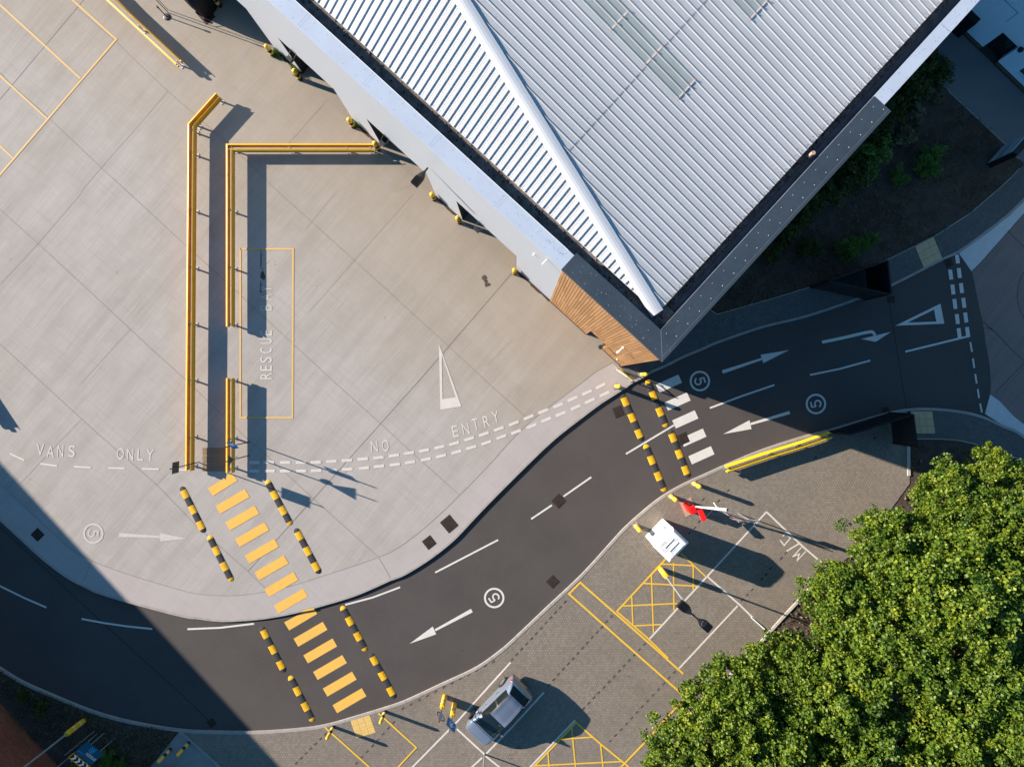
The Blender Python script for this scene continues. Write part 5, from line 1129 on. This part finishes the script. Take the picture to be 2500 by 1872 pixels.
for p in sts: G.append(smooth(ring(p), RN))
nr = len(G[0]); parts = {'body': MB(), 'windscreen': MB(), 'rear_window': MB(), 'side_window': MB(), 'side_window2': MB(), 'trim': MB(), 'bumper': MB()}
def cls(i, j, sg):
    a = i/SN; b = j/RN; x = (sts[i][0]+sts[i+1][0])/2
    if b >= 5.08 and b < 5.92 and 5.45 <= a < 9.0:
        if 7.1 <= a < 7.3 : return 'trim'
        return 'side_window' if sg > 0 else 'side_window2'
    if b >= 5.9 and 4.75 <= a < 5.98: return 'windscreen'
    if b >= 6.0 and 9.1 <= a < 9.95: return 'rear_window'
    if 5.92 <= b < 6.12 and 6.0 <= a < 9.0: return 'trim' if 6.0 <= b < 6.05 else 'body'
    if b < 2 and b > .5: return 'trim'
    if b >= 5.3 and 4.50 <= a < 4.66: return 'trim'
    return 'body'
for sg in (1, -1):
    for i in range(len(G)-1):
        for j in range(nr-1):
            q = [G[i][j], G[i+1][j], G[i+1][j+1], G[i][j+1]]; q = [(a, b*sg, c) for a, b, c in q]
            if sg < 0: q = q[::-1]
            parts[cls(i, j, sg)].poly(q)
e0 = [(a, b, c) for a, b, c in G[0]]+[(a, -b, c) for a, b, c in G[0][::-1]]; parts['body'].poly(e0); e1 = [(a, b, c) for a, b, c in G[-1]]+[(a, -b, c) for a, b, c in G[-1][::-1]]; parts['body'].poly(e1)
import bmesh
for k, b in parts.items():
    if not b.f: continue
    o = b.build('side_window' if k == 'side_window2' else ('trim' if k == 'trim' else k), M['glass'] if 'window' in k or 'wind' in k else (M['black'] if k == 'trim' else M['car']), car, smoothf=True)
    bm_ = bmesh.new(); bm_.from_mesh(o.data); bmesh.ops.remove_doubles(bm_, verts=bm_.verts, dist=.0015); bmesh.ops.recalc_face_normals(bm_, faces=bm_.faces)
    if k != 'body':
        pass
    bm_.to_mesh(o.data); bm_.free()
for x in (1.27, -1.22):
    for sg in (1, -1):
        mb = MB(); yy = .80*sg; ax = Matrix.Rotation(R(90), 3, 'X')
        mb.lathe((x, yy, .30), [(.20, -.10), (.29, -.10), (.31, -.07), (.31, .07), (.29, .10), (.20, .10)], 28, None, ax); wv = mb.build('wheel', M['tyre'], car)
        mb = MB(); mb.lathe((x, yy, .30), [(.205, -.085), (.205, .085)], 24, None, ax); rm = mb.build('rim', M['charcoal'], wv)
        mb = MB(); 
        for k in range(8):
            a = 2*math.pi*k/8; mb.box((x+.10*math.cos(a), yy+.106*sg, .30+.10*math.sin(a)), (.19, .012, .045), 0, 0, Matrix.Rotation(-a, 3, 'Y'))
        
        for k in range(24): a = 2*math.pi*k/24; mb.box((x+.195*math.cos(a), yy+.106*sg, .30+.195*math.sin(a)), (.02, .014, .055), 0, 0, Matrix.Rotation(-a, 3, 'Y'))
        mb.build('spokes', M['rim'], wv)
        mb = MB(); mb.lathe((x, .852*sg, .30), [(.345, -.012), (.345, .012)], 28, None, ax); mb.build('wheel_arch', M['black'], car)
for sg in (1, -1):
    mb = MB(); mb.lathe((-1.83, .70*sg, .86), [(.02, -.13), (.10, -.10), (.12, 0), (.09, .09), (.02, .12)], 14); o = mb.build('tail_light', M['tail'], car, smoothf=True); 
    mb = MB(); mb.lathe((1.72, .62*sg, .70), [(.03, -.08), (.14, -.04), (.15, .03), (.10, .07), (.02, .085)], 14); mb.build('headlight', M['lamp'], car, smoothf=True)
    mb = MB(); mb.box((.68, .93*sg, .98), (.14, .17, .12), .2*sg); bevel(mb.build('mirror', M['car'], car), .03, 3)
    for x in (.12, -.78): mb = MB(); mb.box((x, .868*sg, .86), (.16, .02, .03)); mb.build('door_handle', M['car'], car)
    mb = MB(); mb.tube((.96, .30*sg-.12, 1.08), (.62, .30*sg+.22, 1.24), .010, .008, 6); mb.build('wiper', M['black'], car)
mb = MB(); mb.box((-2.0, 0, .58), (.02, .52, .11)); mb.build('number_plate', M['tactile_y'], car); mb = MB(); mb.box((2.02, 0, .42), (.02, .52, .11)); mb.build('number_plate', M['plate_w'], car)
mb = MB(); mb.box((-1.35, 0, 1.46), (.05, .05, .03)); mb.tube((-1.25, 0, 1.46), (-1.5, 0, 1.62), .008, .005, 6); mb.build('aerial', M['black'], car)
# ---------------------------------------------------------------- vegetation
def leaf_mesh(name, P0, size, tone, mat, flatn=.55, seedv=0, fold=.25, asp=1.0):
    r = np.random.default_rng(seedv); n = len(P0)
    nrm = r.normal(size=(n, 3)); nrm[:, 2] = np.abs(nrm[:, 2])+flatn; nrm /= np.linalg.norm(nrm, axis=1)[:, None]
    t_ = r.normal(size=(n, 3)); t_ -= (t_*nrm).sum(1)[:, None]*nrm; t_ /= np.linalg.norm(t_, axis=1)[:, None]; b_ = np.cross(nrm, t_)
    s = (size*(.65+.7*r.random(n)))[:, None]
    a = P0-t_*s*.5*asp; c = P0+t_*s*.5*asp; l = P0+b_*s*.48+t_*s*.08+nrm*s*fold*.5; q = P0-b_*s*.48+t_*s*.08+nrm*s*fold*.5
    v = np.stack([a, l, c, q], 1).reshape(-1, 3); me = bpy.data.meshes.new(name)
    me.vertices.add(4*n); me.vertices.foreach_set('co', v.ravel()); me.loops.add(6*n); me.polygons.add(2*n)
    i = np.arange(n)*4; li = np.stack([i, i+2, i+1, i, i+3, i+2], 1).ravel(); me.loops.foreach_set('vertex_index', li)
    me.polygons.foreach_set('loop_start', np.arange(2*n)*3); me.polygons.foreach_set('loop_total', np.full(2*n, 3)); me.update(calc_edges=True); me.materials.append(mat)
    at = me.attributes.new('tone', 'FLOAT', 'FACE'); at.data.foreach_set('value', np.repeat(tone, 2).astype(np.float32)); return me
def crown_points(seedv, rad, hz, n_cl, per, crad=.62, base=0.0):
    r = np.random.default_rng(seedv); pts = []; tn = []
    for k in range(n_cl):
        a = r.uniform(0, 2*math.pi); ph = math.acos(r.uniform(-.25, 1)); rr = r.uniform(.55, 1.05) if r.random() < .8 else r.uniform(.1, .6)
        lob = 1+.16*math.sin(3*a+seedv)+.10*math.sin(5*a+2*seedv)
        c = np.array([rad*lob*rr*math.sin(ph)*math.cos(a), rad*lob*rr*math.sin(ph)*math.sin(a), base+hz*rr*math.cos(ph)]); cr = crad*r.uniform(.5, 1.15)
        d = r.normal(size=(per, 3)); d /= np.linalg.norm(d, axis=1)[:, None]; d[:, 2] *= .62; q = c+d*cr*(r.random(per)**.45)[:, None]
        q[:, 2] -= .12*((q[:, 0]-c[0])**2+(q[:, 1]-c[1])**2)/cr**2*cr
        pts.append(q); tn.append(np.clip(np.minimum(r.normal(.42+r.normal(0, .15), .15, per), .82)+(r.random(per) > .996)*.3, 0, 1))
    return np.concatenate(pts), np.concatenate(tn)
CR = []
for k in range(4):
    p, tn = crown_points(21+k, 2.85, 2.3, 380, 95, .46); CR.append(leaf_mesh('crown', p, .14, tn, M['leaf'], .35, 5+k))
def trunk_mesh(seedv, h, rad, hz):
    r = random.Random(seedv); mb = MB(); mb.tube((0, 0, 0), (.1, .05, h*.55), .17, .12, 10)
    mb.tube((.1, .05, h*.55), (0, 0, h*.95), .12, .05, 8)
    for k in range(12):
        a = r.uniform(0, 6.28); z0 = h*r.uniform(.35, .7); q = Vector((math.cos(a)*rad*.38, math.sin(a)*rad*.38, z0+r.uniform(.5, 1.2))); mb.tube((.08, .04, z0), q, .06, .035, 7)
        e = q+Vector((math.cos(a+.3)*rad*.42, math.sin(a+.3)*rad*.42, r.uniform(.2, .9))); mb.tube(q, e, .035, .012, 6)
        e2 = q+Vector((math.cos(a-.5)*rad*.36, math.sin(a-.5)*rad*.36, r.uniform(.2, .9))); mb.tube(q, e2, .03, .010, 6)
    for k in range(34):
        a = r.uniform(0, 6.28); f = r.uniform(.25, .8); z0 = h*.8+hz*.5*math.sqrt(max(0, 1-f*f))*r.uniform(.7, 1.1); p_ = Vector((math.cos(a)*rad*f, math.sin(a)*rad*f, z0)); a2_ = a+r.uniform(-.8, .8); e = p_+Vector((math.cos(a2_)*.7, math.sin(a2_)*.7, r.uniform(-.1, .45)))
        mb.tube(p_-Vector((math.cos(a), math.sin(a), 1.2))*.5, p_, .022, .014, 5); mb.tube(p_, e, .014, .006, 5)
    return mb
TRK = [trunk_mesh(3+k, 4.6, 3.0, 2.4).build('trunk', M['bark']) for k in range(2)]
TM = [o.data for o in TRK]
for o in TRK: bpy.data.objects.remove(o)
trees = [(2440, 1185, 88, 3.6, 'maple crown in the building shade at the top of the tree group'), (2345, 1225, 108, 4.4, 'maple beside the pale vertical bed edging'), (2205, 1355, 126, 4.6, 'maple overhanging the end of the M/C bay'), (2480, 1300, 118, 5.0, 'maple at the right edge, upper of the column'),
         (2085, 1490, 118, 4.2, 'maple covering the bend of the pale edging stones'), (2340, 1430, 150, 5.6, 'tall maple in the upper middle of the group'), (2490, 1480, 140, 5.8, 'maple at the right edge in the middle of the column'), (2215, 1590, 150, 5.4, 'maple in the centre of the tree group'),
         (1800, 1725, 128, 4.6, 'maple reaching furthest left over the yellow double lines'), (1935, 1650, 105, 4.2, 'small maple between the edging stones and the leftmost maple'), (2055, 1690, 135, 5.0, 'maple below the centre, left of middle'), (2380, 1640, 150, 5.8, 'maple right of the centre of the group'),
         (1690, 1862, 118, 4.0, 'maple at the bottom edge, leftmost along it'), (1890, 1850, 150, 4.8, 'maple at the bottom edge under the leftmost maple'), (2120, 1850, 150, 5.4, 'maple at the middle of the bottom edge of the group'), (2330, 1840, 150, 5.8, 'maple at the bottom edge near the corner'), (2500, 1780, 140, 6.0, 'maple in the bottom right corner')]
for i, (px, py, r_, zc, lb) in enumerate(trees):
    c = P(px, py, zc); R_m = r_*(H-zc)/F; s = R_m/3.0; dl = .085 if i < 3 else .05
    t = thing('maple_tree', lb, 'tree', (c.x*(1+dl), c.y*(1+dl), .06), 0, 'maple trees in the bed'); rz = random.uniform(0, 6.28)
    cr = bpy.data.objects.new('crown', CR[i % 4]); sc.collection.objects.link(cr); cr.parent = t; cr.location = (-c.x*dl, -c.y*dl, zc-.4); cr.rotation_euler = (0, 0, rz); cr.scale = (s, s, s*random.uniform(.9, 1.1))
    tr = bpy.data.objects.new('trunk', TM[i % 2]); sc.collection.objects.link(tr); tr.parent = t; tr.rotation_euler = (0, 0, rz); tr.scale = (s, s, (zc+.5)/4.6)
# shrubs in the shaded bed
SH = []
for k in range(3):
    p, tn = crown_points(60+k, .85, .7, 40, 60, .32, .35); SH.append((leaf_mesh('foliage', p, .11, tn, M['leaf_d'], .3, k+40), leaf_mesh('foliage', p, .10, tn, M['leaf_g'], .3, k+40), leaf_mesh('foliage', p, .13, tn, M['straw'], .1, k+40, .1, 2.0)))
def shrub(px, py, s, kind, label, z=.4, grp='shrubs in the shaded bed'):
    c = P(px, py, z); t = thing('shrub', label, 'shrub', (c.x, c.y, .06), random.uniform(0, 6), grp)
    o = bpy.data.objects.new('foliage', SH[random.randrange(3)][kind]); sc.collection.objects.link(o); o.parent = t; o.scale = (s, s, s)
    mb = MB()
    for k in range(4): a = k*1.57; mb.tube((0, 0, 0), (math.cos(a)*.3*s, math.sin(a)*.3*s, .5*s), .015, .008, 5)
    mb.build('stems', M['twig'], t)
for i, (px, py, s, kd, lb) in enumerate([(2262, 178, 1.15, 0, 'dark olive shrub in the bed right under the white coping'), (2215, 225, 1.2, 0, 'dark olive shrub below the uppermost one along the wall'), (2170, 275, 1.0, 0, 'dark shrub just right of the end of the grey coping'), (2140, 330, 1.0, 0, 'dark green shrub along the wall near the coping step'),
        (2115, 385, 1.25, 1, 'big deep green shrub beside the pale grass tufts'), (2075, 430, 1.1, 0, 'dark shrub hugging the wall, fifth from the top'), (2020, 470, .95, 0, 'dark shrub hugging the wall, sixth from the top'), (1965, 520, 1.0, 0, 'yellowish dark shrub by the wall in the middle of the bed'),
        (1915, 570, .95, 0, 'dark shrub by the wall near the lower end of the bed'), (1880, 615, .7, 0, 'lowest dark shrub beside the wall'), (2270, 400, .95, 1, 'bright green shrub alone in the bare soil'), (2073, 603, .8, 1, 'green shrub near the footway in the lower bed'), (2120, 590, .6, 1, 'small green shrub right of the lower green shrub'),
        (2288, 226, .55, 2, 'upper pale dry grass clump beside the path'), (2232, 283, .65, 2, 'middle pale dry grass clump in the bed'), (2212, 335, .65, 2, 'lower pale dry grass clump in the bed'), (1975, 610, .7, 0, 'sparse brownish shrub near the lower wall'), (2200, 430, .6, 1, 'low green shrub left of the bright green one')]): shrub(px, py, s, kd, lb)
for px, py, s, lb in ((258, 1860, .62, 'green shrub growing through the site sign'), (290, 1868, .4, 'light green shrub at the bottom edge right of the site sign'), (95, 1730, .5, 'grassy shrub in the verge near the brick wall'), (180, 1866, .4, 'green shrub under the chevron board'), (45, 1700, .45, 'scrubby shrub at the left edge of the verge')): shrub(px, py, s, 1 if 'green' in lb else 0, lb, .4, 'shrubs in the verge')
for px, py, s, lb in ((681, 131, .42, 'weed bush beside the third wall bollard'), (727, 172, .34, 'long green weed tuft at the wall recess corner'), (715, 160, .22, 'small weed left of the recess corner'), (872, 299, .32, 'leafy weed beside the bollard above the yellow rail')):
    shrub(px, py, s, 1, lb, .25, 'weeds along the white wall')
# ground cover (stuff): grass and weeds on the verges and beds
def in_poly(x, y, pg):
    c = np.zeros(len(x), bool); n = len(pg)
    for i in range(n):
        x0, y0 = pg[i]; x1, y1 = pg[(i+1) % n]
        m = ((y0 > y) != (y1 > y)); xx = (x1-x0)*(y-y0)/((y1-y0) if y1 != y0 else 1e-9)+x0; c ^= m & (x < xx)
    return c
def cover(name, pg, n, size, mat, z, label, seedv, hgt=.12):
    r = np.random.default_rng(seedv); xs = [p[0] for p in pg]; ys = [p[1] for p in pg]
    x = r.uniform(min(xs), max(xs), n); y = r.uniform(min(ys), max(ys), n); dens = np.sin(x*.9+seedv)*np.sin(y*1.1)+np.sin(x*2.3)*np.cos(y*2.9)*.7+r.normal(0, .6, n)
    k = in_poly(x, y, pg) & (dens > -.1); x = x[k]; y = y[k]; p = np.stack([x, y, z+r.random(len(x))*hgt], 1)
    me = leaf_mesh(name, p, size, np.clip(r.normal(.45, .25, len(x)), 0, 1), mat, .1, seedv, .1, 1.8); o = bpy.data.objects.new(name, me); sc.collection.objects.link(o); tag(o, label, 'grass', kind='stuff')
vp = [tuple(P(x, y, .08)[:2]) for x, y in [p for p in sedge[:spl] if p[0] > -60]+[(435, 1788), (365, 1873), (340, 1960), (-60, 1960), (-60, 1670)]]
cover('verge_grass', vp, 34000, .05, M['weed'], .08, 'rough dry grass and weeds on the verge beside the brick wall', 3)
bpz = [tuple(P(x, y, .07)[:2]) for x, y in soiledge[1:]+[(2451.8, 350.6), (2355, 259), (2283.5, 191), (2150, 150), (1850, 560)]]
cover('ground_cover', bpz, 40000, .055, M['weed'], .07, 'low weeds and leaf litter on the shaded planting bed', 5)
tp_ = [tuple(P(x, y, .07)[:2]) for x, y in [(2226, 1085), (2290, 1085), (2500, 1130), (2500, 1870), (1500, 1995), (1700, 1744), (1832, 1600), (1977, 1441), (2120, 1324), (2224, 1184)]]
cover('ground_cover', tp_, 26000, .09, M['weed'], .07, 'leaf litter and weeds under the maples', 8)
